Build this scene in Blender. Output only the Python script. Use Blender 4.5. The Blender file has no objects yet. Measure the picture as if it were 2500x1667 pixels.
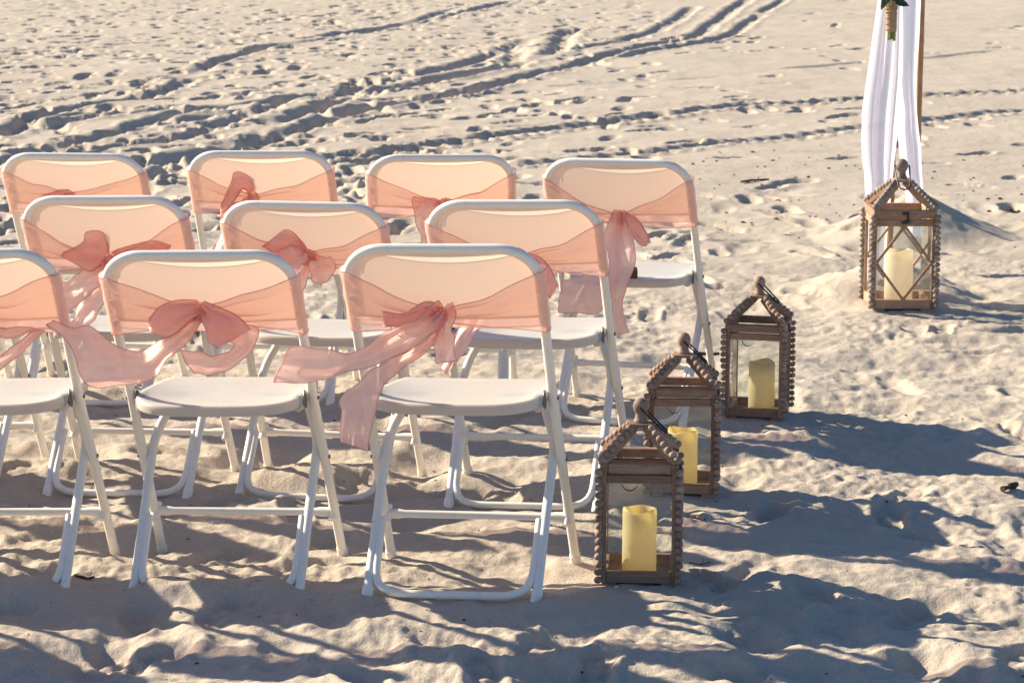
import bpy, bmesh, math, random
import numpy as np
from mathutils import Vector, Matrix

rnd = random.Random(7)
scene = bpy.context.scene
col = scene.collection
PI = math.pi

# ------------------------------------------------------------------ camera
cam_data = bpy.data.cameras.new('camera')
cam = bpy.data.objects.new('camera', cam_data)
col.objects.link(cam)
cam.location = (0, 0, 1.62)
PITCH = math.atan(1114.5 / 6000.0)
cam.rotation_euler = (PI / 2 - PITCH, 0, 0)
cam_data.sensor_width = 36.0
cam_data.lens = 86.4
cam_data.clip_start = 0.05
cam_data.clip_end = 3000
cam_data.dof.use_dof = True
cam_data.dof.focus_distance = 6.2
cam_data.dof.aperture_fstop = 15.0
scene.camera = cam

# ------------------------------------------------------------------ light
SUN_EL = math.radians(27.0)
SUN_TRAVEL = Vector((0.905, -0.425, 0)).normalized()      # direction the shadows fall
w = bpy.data.worlds.new('World')
scene.world = w
w.use_nodes = True
nt = w.node_tree
nt.nodes.clear()
sky = nt.nodes.new('ShaderNodeTexSky')
sky.sky_type = 'NISHITA'
sky.sun_disc = False
sky.sun_elevation = SUN_EL
sky.sun_rotation = math.atan2(-SUN_TRAVEL.x, -SUN_TRAVEL.y)
sky.air_density = 1.0
sky.dust_density = 0.4
sky.ozone_density = 6.0
bg = nt.nodes.new('ShaderNodeBackground')
bg.inputs['Strength'].default_value = 0.070
wo = nt.nodes.new('ShaderNodeOutputWorld')
nt.links.new(sky.outputs[0], bg.inputs[0])
nt.links.new(bg.outputs[0], wo.inputs[0])
sd = bpy.data.lights.new('sun', 'SUN')
sd.energy = 4.8
sd.angle = math.radians(0.55)
sd.color = (1.0, 0.885, 0.70)
so = bpy.data.objects.new('sun', sd)
col.objects.link(so)
so.location = (-20, 12, 14)
dirv = SUN_TRAVEL * math.cos(SUN_EL) + Vector((0, 0, -math.sin(SUN_EL)))
so.rotation_euler = dirv.to_track_quat('-Z', 'Y').to_euler()
vs = scene.view_settings
vs.view_transform = 'Standard'
vs.look = 'None'
vs.gamma = 1
vs.use_curve_mapping = False
vs.exposure = 1.12
scene.cycles.transparent_max_bounces = 32
scene.cycles.max_bounces = 12

# ------------------------------------------------------------------ materials
def mat(name):
    m = bpy.data.materials.new(name)
    m.use_nodes = True
    t = m.node_tree
    t.nodes.clear()
    out = t.nodes.new('ShaderNodeOutputMaterial')
    return m, t, out

def N(t, kind, **kw):
    n = t.nodes.new(kind)
    for k, v in kw.items():
        if k in n.inputs:
            n.inputs[k].default_value = v
        else:
            setattr(n, k, v)
    return n

def ramp(t, src, stops):
    r = t.nodes.new('ShaderNodeValToRGB')
    els = r.color_ramp.elements
    while len(els) < len(stops):
        els.new(0.5)
    for e, (p, c) in zip(els, stops):
        e.position = p
        e.color = (*c, 1) if len(c) == 3 else c
    t.links.new(src, r.inputs[0])
    return r.outputs[0]

def noise(t, vec, scale, detail=4, rough=0.55, dist=0.0):
    n = t.nodes.new('ShaderNodeTexNoise')
    n.inputs['Scale'].default_value = scale
    n.inputs['Detail'].default_value = detail
    n.inputs['Roughness'].default_value = rough
    n.inputs['Distortion'].default_value = dist
    t.links.new(vec, n.inputs['Vector'])
    return n.outputs['Fac']

def coords(t, kind='Object', scale=None):
    c = t.nodes.new('ShaderNodeTexCoord').outputs[kind]
    if scale:
        mp = t.nodes.new('ShaderNodeMapping')
        mp.inputs['Scale'].default_value = scale
        t.links.new(c, mp.inputs[0])
        return mp.outputs[0]
    return c

def bump(t, h, strength, dist, normal=None):
    b = t.nodes.new('ShaderNodeBump')
    b.inputs['Strength'].default_value = strength
    b.inputs['Distance'].default_value = dist
    t.links.new(h, b.inputs['Height'])
    if normal is not None:
        t.links.new(normal, b.inputs['Normal'])
    return b.outputs[0]

def mixc(t, fac, a, b, mode='MIX'):
    m = t.nodes.new('ShaderNodeMix')
    m.data_type = 'RGBA'
    m.blend_type = mode
    for sock, v in ((m.inputs[0], fac), (m.inputs[6], a), (m.inputs[7], b)):
        if isinstance(v, (int, float)):
            sock.default_value = v
        elif isinstance(v, tuple):
            sock.default_value = (*v, 1)
        else:
            t.links.new(v, sock)
    return m.outputs[2]

def principled(t, out, base, rough=0.5, spec=0.5, normal=None, **kw):
    p = t.nodes.new('ShaderNodeBsdfPrincipled')
    if isinstance(base, tuple):
        p.inputs['Base Color'].default_value = (*base, 1)
    else:
        t.links.new(base, p.inputs['Base Color'])
    if isinstance(rough, (int, float)):
        p.inputs['Roughness'].default_value = rough
    else:
        t.links.new(rough, p.inputs['Roughness'])
    p.inputs['Specular IOR Level'].default_value = spec
    if normal is not None:
        t.links.new(normal, p.inputs['Normal'])
    for k, v in kw.items():
        p.inputs[k].default_value = v
    if out is not None:
        t.links.new(p.outputs[0], out.inputs[0])
    return p

def mat_sand():
    m, t, out = mat('sand')
    c = coords(t, 'Object')
    big = noise(t, c, 0.7, 3)
    mid = noise(t, c, 9.0, 5, 0.6)
    base = ramp(t, big, [(0.3, (0.475, 0.40, 0.315)), (0.7, (0.52, 0.445, 0.355))])
    base = mixc(t, ramp(t, mid, [(0.35, (0, 0, 0)), (0.75, (0.45, 0.45, 0.45))]), base, (0.54, 0.455, 0.365))
    grain = noise(t, c, 300.0, 3, 0.75)
    base = mixc(t, 0.75, base, ramp(t, grain, [(0.25, (0.50, 0.48, 0.46)), (0.5, (1, 1, 1)), (0.8, (1.2, 1.2, 1.2))]), 'MULTIPLY')
    spk = noise(t, c, 75.0, 2, 0.5)
    base = mixc(t, ramp(t, spk, [(0.70, (0, 0, 0)), (0.76, (0.55, 0.55, 0.55))]), base, (0.20, 0.15, 0.11))
    spk2 = noise(t, coords(t, 'Object', (1.0, 1.0, 3.0)), 48.0, 1, 0.5)
    base = mixc(t, ramp(t, spk2, [(0.72, (0, 0, 0)), (0.76, (0.5, 0.5, 0.5))]), base, (0.66, 0.50, 0.40))
    n1 = bump(t, noise(t, c, 38.0, 5, 0.68), 0.6, 0.0075)
    n2 = bump(t, noise(t, c, 170.0, 3, 0.7), 0.7, 0.0032, n1)
    n3 = bump(t, noise(t, c, 520.0, 2, 0.6), 0.7, 0.0014, n2)
    principled(t, out, base, 0.95, 0.15, n3)
    return m

def mat_paint(name, base=(0.88, 0.81, 0.70), rough=0.33, worn=0.5):
    m, t, out = mat(name)
    c = coords(t, 'Object')
    n = noise(t, c, 24.0, 5, 0.7)
    col_ = mixc(t, ramp(t, n, [(0.60, (0, 0, 0)), (0.78, (worn, worn, worn))]), base, (0.50, 0.48, 0.45))
    n2 = noise(t, coords(t, 'Object', (1, 1, 0.25)), 60.0, 4, 0.7)
    col_ = mixc(t, ramp(t, n2, [(0.68, (0, 0, 0)), (0.74, (worn, worn, worn))]), col_, (0.24, 0.22, 0.21))
    nb = bump(t, noise(t, c, 180.0, 2), 0.12, 0.001)
    principled(t, out, col_, ramp(t, n, [(0.3, (rough,) * 3), (0.8, (rough + 0.25,) * 3)]), 0.5, nb)
    return m

def mat_seat():
    m, t, out = mat('white_plastic')
    c = coords(t, 'Object')
    n = noise(t, c, 14.0, 4, 0.65)
    col_ = ramp(t, n, [(0.3, (0.53, 0.485, 0.42)), (0.7, (0.57, 0.525, 0.46))])
    nb = bump(t, noise(t, c, 500.0, 2), 0.12, 0.0006)
    p = principled(t, out, col_, 0.42, 0.4, nb)
    p.inputs['Subsurface Weight'].default_value = 0.55
    p.inputs['Subsurface Radius'].default_value = (1.0, 0.8, 0.6)
    p.inputs['Subsurface Scale'].default_value = 0.035
    return m

def mat_panel():
    # thin sun-lit plastic sheet: lets a share of the light through
    m, t, out = mat('thin_plastic')
    c = coords(t, 'Object')
    n = noise(t, c, 10.0, 3)
    p = principled(t, None, ramp(t, n, [(0.3, (0.64, 0.575, 0.505)), (0.7, (0.67, 0.605, 0.535))]), 0.5, 0.3)
    tr = t.nodes.new('ShaderNodeBsdfTranslucent')
    tr.inputs['Color'].default_value = (0.82, 0.715, 0.57, 1)
    mx = t.nodes.new('ShaderNodeMixShader')
    mx.inputs[0].default_value = 0.60
    t.links.new(p.outputs[0], mx.inputs[1])
    t.links.new(tr.outputs[0], mx.inputs[2])
    t.links.new(mx.outputs[0], out.inputs[0])
    return m

def mat_cloth(name, base, trans, clear, clear_tint, trans_share=0.5, weave=900.0):
    m, t, out = mat(name)
    c = coords(t, 'Object')
    n = noise(t, c, 16.0, 4, 0.6)
    bc = mixc(t, ramp(t, n, [(0.3, (0, 0, 0)), (0.75, (0.5, 0.5, 0.5))]), base, tuple(min(1, x * 1.10) for x in base))
    nb = bump(t, noise(t, coords(t, 'Object', (1, 0.3, 1)), weave, 2), 0.18, 0.0008)
    nb = bump(t, noise(t, coords(t, 'Object', (0.45, 0.45, 1.0)), 42.0, 4, 0.65), 0.65, 0.004, nb)
    p = principled(t, None, bc, 0.46, 0.42, nb)
    p.inputs['Sheen Weight'].default_value = 0.25
    tr = t.nodes.new('ShaderNodeBsdfTranslucent')
    tr.inputs['Color'].default_value = (*trans, 1)
    t.links.new(nb, tr.inputs['Normal'])
    mx = t.nodes.new('ShaderNodeMixShader')
    mx.inputs[0].default_value = trans_share
    t.links.new(p.outputs[0], mx.inputs[1])
    t.links.new(tr.outputs[0], mx.inputs[2])
    tp = t.nodes.new('ShaderNodeBsdfTransparent')
    tp.inputs['Color'].default_value = (*clear_tint, 1)
    mx2 = t.nodes.new('ShaderNodeMixShader')
    mx2.inputs[0].default_value = clear
    t.links.new(mx.outputs[0], mx2.inputs[1])
    t.links.new(tp.outputs[0], mx2.inputs[2])
    t.links.new(mx2.outputs[0], out.inputs[0])
    return m

def mat_wood(name, dark, light, scale=1.0, axis=2, pale=(0.52, 0.46, 0.41), pale_amt=0.5):
    m, t, out = mat(name)
    s = [14.0, 14.0, 14.0]
    s[axis] = 1.3
    oi = t.nodes.new('ShaderNodeObjectInfo')
    c0 = t.nodes.new('ShaderNodeTexCoord').outputs['Object']
    add = t.nodes.new('ShaderNodeVectorMath')
    add.operation = 'ADD'
    sc_ = t.nodes.new('ShaderNodeVectorMath')
    sc_.operation = 'SCALE'
    sc_.inputs[0].default_value = (3.1, 5.7, 2.3)
    t.links.new(oi.outputs['Random'], sc_.inputs['Scale'])
    t.links.new(c0, add.inputs[0])
    t.links.new(sc_.outputs[0], add.inputs[1])
    mp = t.nodes.new('ShaderNodeMapping')
    mp.inputs['Scale'].default_value = s
    t.links.new(add.outputs[0], mp.inputs[0])
    c = mp.outputs[0]
    n = noise(t, c, 9.0 * scale, 6, 0.7, 0.6)
    bc = ramp(t, n, [(0.25, dark), (0.72, light)])
    pn = noise(t, add.outputs[0], 30.0, 5, 0.7)
    bc = mixc(t, ramp(t, pn, [(0.50, (0, 0, 0)), (0.70, (pale_amt,) * 3)]), bc, pale)
    fine = noise(t, c, 40.0 * scale, 3, 0.7)
    bc = mixc(t, 0.5, bc, ramp(t, fine, [(0.3, (0.6, 0.58, 0.56)), (0.6, (1, 1, 1))]), 'MULTIPLY')
    v = t.nodes.new('ShaderNodeHueSaturation')
    mm = t.nodes.new('ShaderNodeMapRange')
    mm.inputs['To Min'].default_value = 0.72
    mm.inputs['To Max'].default_value = 1.22
    t.links.new(oi.outputs['Random'], mm.inputs['Value'])
    t.links.new(mm.outputs[0], v.inputs['Value'])
    t.links.new(bc, v.inputs['Color'])
    nb = bump(t, n, 0.35, 0.002)
    principled(t, out, v.outputs[0], 0.66, 0.3, nb)
    return m

def mat_glass():
    m, t, out = mat('clear_glass')
    tp = t.nodes.new('ShaderNodeBsdfTransparent')
    tp.inputs['Color'].default_value = (0.93, 0.955, 0.935, 1)
    gl = t.nodes.new('ShaderNodeBsdfGlossy')
    gl.inputs['Roughness'].default_value = 0.03
    df = t.nodes.new('ShaderNodeBsdfDiffuse')
    df.inputs['Color'].default_value = (0.62, 0.60, 0.55, 1)
    fr = t.nodes.new('ShaderNodeFresnel')
    fr.inputs['IOR'].default_value = 1.35
    mx = t.nodes.new('ShaderNodeMixShader')
    t.links.new(fr.outputs[0], mx.inputs[0])
    t.links.new(tp.outputs[0], mx.inputs[1])
    t.links.new(gl.outputs[0], mx.inputs[2])
    c = coords(t, 'Object')
    d = ramp(t, noise(t, c, 13.0, 4, 0.6), [(0.35, (0.035,) * 3), (0.75, (0.15,) * 3)])   # dust film
    mx2 = t.nodes.new('ShaderNodeMixShader')
    t.links.new(d, mx2.inputs[0])
    t.links.new(mx.outputs[0], mx2.inputs[1])
    t.links.new(df.outputs[0], mx2.inputs[2])
    t.links.new(mx2.outputs[0], out.inputs[0])
    return m

def mat_wax(name, base, trans):
    m, t, out = mat(name)
    c = coords(t, 'Object')
    n = noise(t, c, 9.0, 4, 0.6)
    bc = mixc(t, ramp(t, n, [(0.35, (0, 0, 0)), (0.7, (0.6, 0.6, 0.6))]), base, tuple(min(1, x * 1.12) for x in base))
    p = principled(t, None, bc, 0.5, 0.4, bump(t, noise(t, c, 40.0, 3), 0.2, 0.002))
    tr = t.nodes.new('ShaderNodeBsdfTranslucent')
    tr.inputs['Color'].default_value = (*trans, 1)
    mx = t.nodes.new('ShaderNodeMixShader')
    mx.inputs[0].default_value = 0.55
    t.links.new(p.outputs[0], mx.inputs[1])
    t.links.new(tr.outputs[0], mx.inputs[2])
    t.links.new(mx.outputs[0], out.inputs[0])
    return m

def mat_plain(name, base, rough=0.5, spec=0.5, metallic=0.0, nscale=40.0, var=0.35, trans=None):
    m, t, out = mat(name)
    c = coords(t, 'Object')
    n = noise(t, c, nscale, 4, 0.6)
    bc = ramp(t, n, [(0.25, tuple(x * (1 - var) for x in base)), (0.75, tuple(min(1, x * (1 + var)) for x in base))])
    p = principled(t, None, bc, rough, spec, bump(t, n, 0.25, 0.001), Metallic=metallic)
    if trans:
        tr = t.nodes.new('ShaderNodeBsdfTranslucent')
        tr.inputs['Color'].default_value = (*trans, 1)
        mx = t.nodes.new('ShaderNodeMixShader')
        mx.inputs[0].default_value = 0.35
        t.links.new(p.outputs[0], mx.inputs[1])
        t.links.new(tr.outputs[0], mx.inputs[2])
        t.links.new(mx.outputs[0], out.inputs[0])
    else:
        t.links.new(p.outputs[0], out.inputs[0])
    return m

M = {}
M['sand'] = mat_sand()
M['paint'] = mat_paint('white_powder_coat')
M['worn_paint'] = mat_paint('worn_white_powder_coat', (0.82, 0.77, 0.70), 0.38, 0.85)
M['seat'] = mat_seat()
M['panel'] = mat_panel()
M['sash'] = mat_cloth('coral_organza', (0.95, 0.65, 0.59), (1.0, 0.74, 0.645), 0.47, (1.0, 0.85, 0.80), 0.66)
M['sash_tail'] = mat_cloth('coral_organza_double', (0.97, 0.62, 0.555), (1.0, 0.71, 0.62), 0.09, (1.0, 0.82, 0.76), 0.62)
M['hem'] = mat_cloth('coral_hem', (0.82, 0.44, 0.385), (0.90, 0.46, 0.385), 0.06, (1.0, 0.70, 0.60), 0.40)
M['drape'] = mat_cloth('white_voile', (0.88, 0.86, 0.935), (0.95, 0.925, 0.985), 0.08, (1, 1, 1), 0.48, 700.0)
M['wood'] = mat_wood('weathered_brown_wood', (0.19, 0.108, 0.070), (0.40, 0.245, 0.160), 1.0, 2, (0.52, 0.44, 0.37), 0.28)
M['wood_x'] = mat_wood('weathered_brown_rail', (0.19, 0.108, 0.070), (0.40, 0.245, 0.160), 1.0, 0, (0.52, 0.44, 0.37), 0.28)
M['wood_y'] = mat_wood('weathered_brown_side_rail', (0.19, 0.108, 0.070), (0.40, 0.245, 0.160), 1.0, 1, (0.52, 0.44, 0.37), 0.28)
M['bead'] = mat_wood('weathered_bead', (0.20, 0.125, 0.088), (0.43, 0.29, 0.21), 1.0, 2, (0.50, 0.45, 0.41), 0.45)
M['oak'] = mat_wood('warm_brown_wood', (0.29, 0.16, 0.095), (0.50, 0.31, 0.19), 1.0, 2)
M['oak_x'] = mat_wood('warm_brown_rail', (0.29, 0.16, 0.095), (0.50, 0.31, 0.19), 1.0, 0)
M['oak_y'] = mat_wood('warm_brown_side_rail', (0.29, 0.16, 0.095), (0.50, 0.31, 0.19), 1.0, 1)
M['oak_bead'] = mat_wood('greyed_bead', (0.19, 0.145, 0.11), (0.36, 0.285, 0.22), 1.0, 2, (0.52, 0.47, 0.42), 0.7)
M['glass'] = mat_glass()
M['wax'] = mat_wax('yellow_wax', (0.82, 0.725, 0.45), (0.96, 0.80, 0.42))
M['cream_wax'] = mat_wax('cream_wax', (0.86, 0.78, 0.64), (0.96, 0.85, 0.66))
M['black'] = mat_plain('black_iron', (0.02, 0.019, 0.018), 0.45, 0.5, 0.3)
M['steel'] = mat_plain('dull_steel', (0.16, 0.165, 0.15), 0.5, 0.5, 0.6)
M['bamboo'] = mat_plain('bamboo', (0.40, 0.205, 0.085), 0.5, 0.4, 0.0, 18.0, 0.25)
M['burlap'] = mat_plain('burlap', (0.40, 0.27, 0.16), 0.85, 0.2, 0.0, 120.0, 0.4)
M['twine'] = mat_plain('twine', (0.45, 0.30, 0.15), 0.8, 0.2, 0.0, 160.0, 0.4)
M['leaf'] = mat_plain('green_leaf', (0.035, 0.085, 0.045), 0.38, 0.5, 0.0, 25.0, 0.35, (0.08, 0.16, 0.05))
M['pale_leaf'] = mat_plain('greyish_leaf', (0.10, 0.14, 0.085), 0.5, 0.4, 0.0, 25.0, 0.3, (0.15, 0.2, 0.09))
M['stem'] = mat_plain('cut_stem', (0.19, 0.23, 0.045), 0.5, 0.4, 0.0, 50.0, 0.3)
M['leather'] = mat_plain('dark_leather', (0.13, 0.075, 0.05), 0.6, 0.3)
M['twig'] = mat_plain('dry_twig', (0.075, 0.048, 0.032), 0.8, 0.2, 0.0, 90.0, 0.45)
M['litter'] = mat_plain('seaweed_bits', (0.09, 0.066, 0.05), 0.85, 0.2, 0.0, 60.0, 0.5)
M['shell'] = mat_plain('broken_shell', (0.58, 0.44, 0.35), 0.6, 0.4, 0.0, 60.0, 0.35)
M['walnut'] = mat_wood('dark_box_wood', (0.10, 0.035, 0.015), (0.33, 0.14, 0.055), 1.0, 0, (0.4, 0.2, 0.09), 0.3)

# ------------------------------------------------------------------ mesh helpers
class MB:
    def __init__(self):
        self.v, self.f, self.mi = [], [], []

    def add(self, verts, faces, mi=0):
        o = len(self.v)
        self.v += [tuple(p) for p in verts]
        self.f += [tuple(i + o for i in q) for q in faces]
        self.mi += [mi] * len(faces)

    def tube(self, path, r, seg=12, mi=0, caps=True, ratio=1.0, up=None):
        path = [Vector(p) for p in path]
        n = len(path)
        rr = r if isinstance(r, (list, tuple)) else [r] * n
        tans = []
        for i in range(n):
            a = path[max(0, i - 1)]
            b = path[min(n - 1, i + 1)]
            tans.append((b - a).normalized())
        ref = Vector(up) if up else (Vector((0, 0, 1)) if abs(tans[0].z) < 0.9 else Vector((1, 0, 0)))
        nrm = (ref - tans[0] * ref.dot(tans[0])).normalized()
        vs_, fs = [], []
        for i in range(n):
            nrm = (nrm - tans[i] * nrm.dot(tans[i])).normalized()
            bi = tans[i].cross(nrm)
            for k in range(seg):
                a = 2 * PI * k / seg
                vs_.append(path[i] + nrm * (math.cos(a) * rr[i]) + bi * (math.sin(a) * rr[i] * ratio))
        for i in range(n - 1):
            for k in range(seg):
                a, b = i * seg + k, i * seg + (k + 1) % seg
                fs.append((a, b, b + seg, a + seg))
        if caps:
            fs.append(tuple(range(seg - 1, -1, -1)))
            fs.append(tuple((n - 1) * seg + k for k in range(seg)))
        self.add(vs_, fs, mi)

    def grid(self, P, mi=0, flip=False):
        n, m = len(P), len(P[0])
        vs_ = [p for row in P for p in row]
        fs = []
        for i in range(n - 1):
            for j in range(m - 1):
                q = (i * m + j, i * m + j + 1, (i + 1) * m + j + 1, (i + 1) * m + j)
                fs.append(q[::-1] if flip else q)
        self.add(vs_, fs, mi)

    def box(self, c, s, rot=None, bev=0.0, mi=0):
        hx, hy, hz = s[0] / 2, s[1] / 2, s[2] / 2
        b = min(bev, hx * 0.9, hy * 0.9, hz * 0.9)
        R = rot if rot is not None else Matrix.Identity(3)
        c = Vector(c)
        if b <= 0:
            vs_ = [c + R @ Vector((x * hx, y * hy, z * hz)) for x in (-1, 1) for y in (-1, 1) for z in (-1, 1)]
            fs = [(0, 1, 3, 2), (4, 6, 7, 5), (0, 4, 5, 1), (2, 3, 7, 6), (0, 2, 6, 4), (1, 5, 7, 3)]
            self.add(vs_, fs, mi)
            return
        bm = bmesh.new()
        bmesh.ops.create_cube(bm, size=1.0)
        bmesh.ops.scale(bm, vec=(s[0], s[1], s[2]), verts=bm.verts)
        bmesh.ops.bevel(bm, geom=bm.edges[:], offset=b, segments=1, affect='EDGES', profile=0.5)
        bm.verts.index_update()
        vs_ = [c + R @ v.co for v in bm.verts]
        fs = [tuple(v.index for v in f.verts) for f in bm.faces]
        bm.free()
        self.add(vs_, fs, mi)

    def lathe(self, prof, c=(0, 0, 0), seg=20, mi=0, wob=None):
        vs_, fs = [], []
        n = len(prof)
        for i, (r, z) in enumerate(prof):
            for k in range(seg):
                a = 2 * PI * k / seg
                dz = wob(i, a) if wob else 0.0
                vs_.append((c[0] + r * math.cos(a), c[1] + r * math.sin(a), c[2] + z + dz))
        for i in range(n - 1):
            for k in range(seg):
                a, b = i * seg + k, i * seg + (k + 1) % seg
                fs.append((a, b, b + seg, a + seg))
        if prof[0][0] > 1e-6:
            fs.append(tuple(range(seg - 1, -1, -1)))
        if prof[-1][0] > 1e-6:
            fs.append(tuple((n - 1) * seg + k for k in range(seg)))
        self.add(vs_, fs, mi)

    def mesh(self, name, mats, smooth=True, angle=40):
        me = bpy.data.meshes.new(name)
        me.from_pydata(self.v, [], self.f)
        for m in (mats if isinstance(mats, (list, tuple)) else [mats]):
            me.materials.append(m)
        if len(set(self.mi)) > 1:
            me.polygons.foreach_set('material_index', self.mi)
        me.validate()
        if smooth:
            me.shade_smooth()
            me.set_sharp_from_angle(angle=math.radians(angle))
        me.update()
        return me

    def build(self, name, mats, parent=None, smooth=True, angle=40, loc=None):
        o = bpy.data.objects.new(name, self.mesh(name, mats, smooth, angle))
        col.objects.link(o)
        if parent is not None:
            o.parent = parent
        if loc is not None:
            o.location = loc
        return o

def place(name, me, parent=None, loc=(0, 0, 0), rot=None, scale=None):
    o = bpy.data.objects.new(name, me)
    col.objects.link(o)
    o.parent = parent
    o.location = loc
    if rot is not None:
        o.rotation_euler = rot
    if scale is not None:
        o.scale = scale
    return o

def thing(name, label, cat, group=None, loc=(0, 0, 0), rot=(0, 0, 0)):
    o = bpy.data.objects.new(name, None)
    o.empty_display_size = 0.1
    col.objects.link(o)
    o.location = loc
    o.rotation_euler = rot
    tag(o, label, cat, group)
    return o

def tag(o, label, cat, group=None):
    o['label'] = label
    o['category'] = cat
    if group:
        o['group'] = group
    return o

def copy_tree(o, parent=None):
    c = o.copy()
    col.objects.link(c)
    if parent is not None:
        c.parent = parent
    for ch in list(o.children):
        copy_tree(ch, c)
    return c

def spline(pts, n):
    """Catmull-Rom through pts, resampled to n points by arc length."""
    P = [np.array(p, float) for p in pts]
    if len(P) == 2:
        return [P[0] + (P[1] - P[0]) * i / (n - 1) for i in range(n)]
    Q = [2 * P[0] - P[1]] + P + [2 * P[-1] - P[-2]]
    out = []
    for i in range(1, len(Q) - 2):
        for k in range(16):
            t = k / 16
            a, b, c, d = Q[i - 1], Q[i], Q[i + 1], Q[i + 2]
            out.append(0.5 * ((2 * b) + (c - a) * t + (2 * a - 5 * b + 4 * c - d) * t * t + (3 * b - a - 3 * c + d) * t ** 3))
    out.append(P[-1])
    out = np.array(out)
    L = np.concatenate([[0], np.cumsum(np.linalg.norm(np.diff(out, axis=0), axis=1))])
    s = np.linspace(0, L[-1], n)
    return [np.array([np.interp(x, L, out[:, k]) for k in range(out.shape[1])]) for x in s]

# ------------------------------------------------------------------ sand
_perm = {}
def perlin(x, y, seed=0):
    if seed not in _perm:
        r = np.random.RandomState(seed + 100)
        p = r.permutation(512)
        _perm[seed] = (np.concatenate([p, p]), r.rand(512) * 2 * np.pi)
    p, ang = _perm[seed]
    xi, yi = np.floor(x).astype(np.int64), np.floor(y).astype(np.int64)
    fx, fy = x - xi, y - yi
    u, v = fx ** 3 * (fx * (fx * 6 - 15) + 10), fy ** 3 * (fy * (fy * 6 - 15) + 10)
    def gdot(ix, iy, dx, dy):
        a = ang[p[(p[ix & 511] + iy) & 511]]
        return np.cos(a) * dx + np.sin(a) * dy
    n00 = gdot(xi, yi, fx, fy)
    n10 = gdot(xi + 1, yi, fx - 1, fy)
    n01 = gdot(xi, yi + 1, fx, fy - 1)
    n11 = gdot(xi + 1, yi + 1, fx - 1, fy - 1)
    return (n00 * (1 - u) + n10 * u) * (1 - v) + (n01 * (1 - u) + n11 * u) * v

def sstep(a, b, x):
    t = np.clip((x - a) / (b - a), 0, 1)
    return t * t * (3 - 2 * t)

# chair poses: x, y, z, yaw, tilt, roll (rear feet midpoint)
CH = {
    'A': (-1.2390, 5.5318, -0.001, -0.072, 0.0456, -0.0240),
    'B': (-0.6892, 5.5151, 0.001, -0.119, 0.0308, -0.0244),
    'C': (-0.1382, 5.3957, 0.029, -0.178, 0.0531, -0.0247),
    'D': (-1.0689, 6.4616, 0.001, -0.154, 0.0713, -0.0225),
    'E': (-0.5525, 6.4900, -0.017, -0.195, 0.0614, -0.006),
    'F': (0.0261, 6.2322, 0.024, -0.196, 0.0299, -0.0260),
    'G': (-1.3563, 7.6608, -0.003, -0.111, -0.0208, -0.002),
    'H': (-0.7722, 7.6390, 0.003, -0.081, 0.0020, -0.0096),
    'I': (-0.2193, 7.5863, -0.002, 0.009, -0.0049, -0.0015),
    'J': (0.3277, 7.3331, 0.008, -0.270, 0.0236, -0.0106),
    'K': (-1.608, 6.53, 0.002, -0.12, 0.060, -0.015),
    'L': (-1.79, 5.56, 0.002, -0.09, 0.04, -0.01),
    'M': (-2.34, 5.58, 0.0, -0.10, 0.04, -0.01),
    'N': (-2.88, 5.60, 0.0, -0.11, 0.04, -0.01),
    'O': (-2.15, 6.52, 0.0, -0.10, 0.05, -0.01),
    'P': (-1.93, 7.66, 0.0, -0.08, 0.00, -0.005),
}
LANT = [  # x, y, z, yaw(of the front in view), scale
    (0.303, 5.660, 0.000, -4.0, 1.035),
    (0.464, 6.520, 0.000, -5.0, 1.035),
    (0.764, 7.487, 0.000, -14.0, 1.035),
    (1.508, 9.470, 0.000, 0.5, 1.38),
]
def chair_matrix(p):
    x, y, z, yaw, tilt, roll = p
    # local -> roll about y, tilt about x (top forward), yaw about z
    return Matrix.Translation((x, y, z)) @ Matrix.Rotation(yaw, 4, 'Z') @ Matrix.Rotation(-tilt, 4, 'X') @ Matrix.Rotation(roll, 4, 'Y')

YF = 0.3855
feet = []
for k, p in CH.items():
    Mx = chair_matrix(p)
    for q in ((-0.2, 0, 0), (0.2, 0, 0), (-0.227, YF, 0), (0.227, YF, 0)):
        v = Mx @ Vector(q)
        feet.append((v.x, v.y, v.z + (0.010 if q[1] == 0 and k in 'ABK' else 0.002), 0.10))
    if k in 'ABKLMNO':
        v = Mx @ Vector((0, 0, 0.022))
        for s in (-0.11, 0, 0.11):
            v = Mx @ Vector((s, 0, 0.03))
            feet.append((v.x, v.y, v.z, 0.07))
    else:
        for s in (-0.10, 0, 0.10):
            v = Mx @ Vector((s, 0, -0.012))
            feet.append((v.x, v.y, v.z, 0.10))
for x, y, z, yaw, s in LANT:
    feet.append((x, y, z + 0.004, 0.17 * s))

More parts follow.
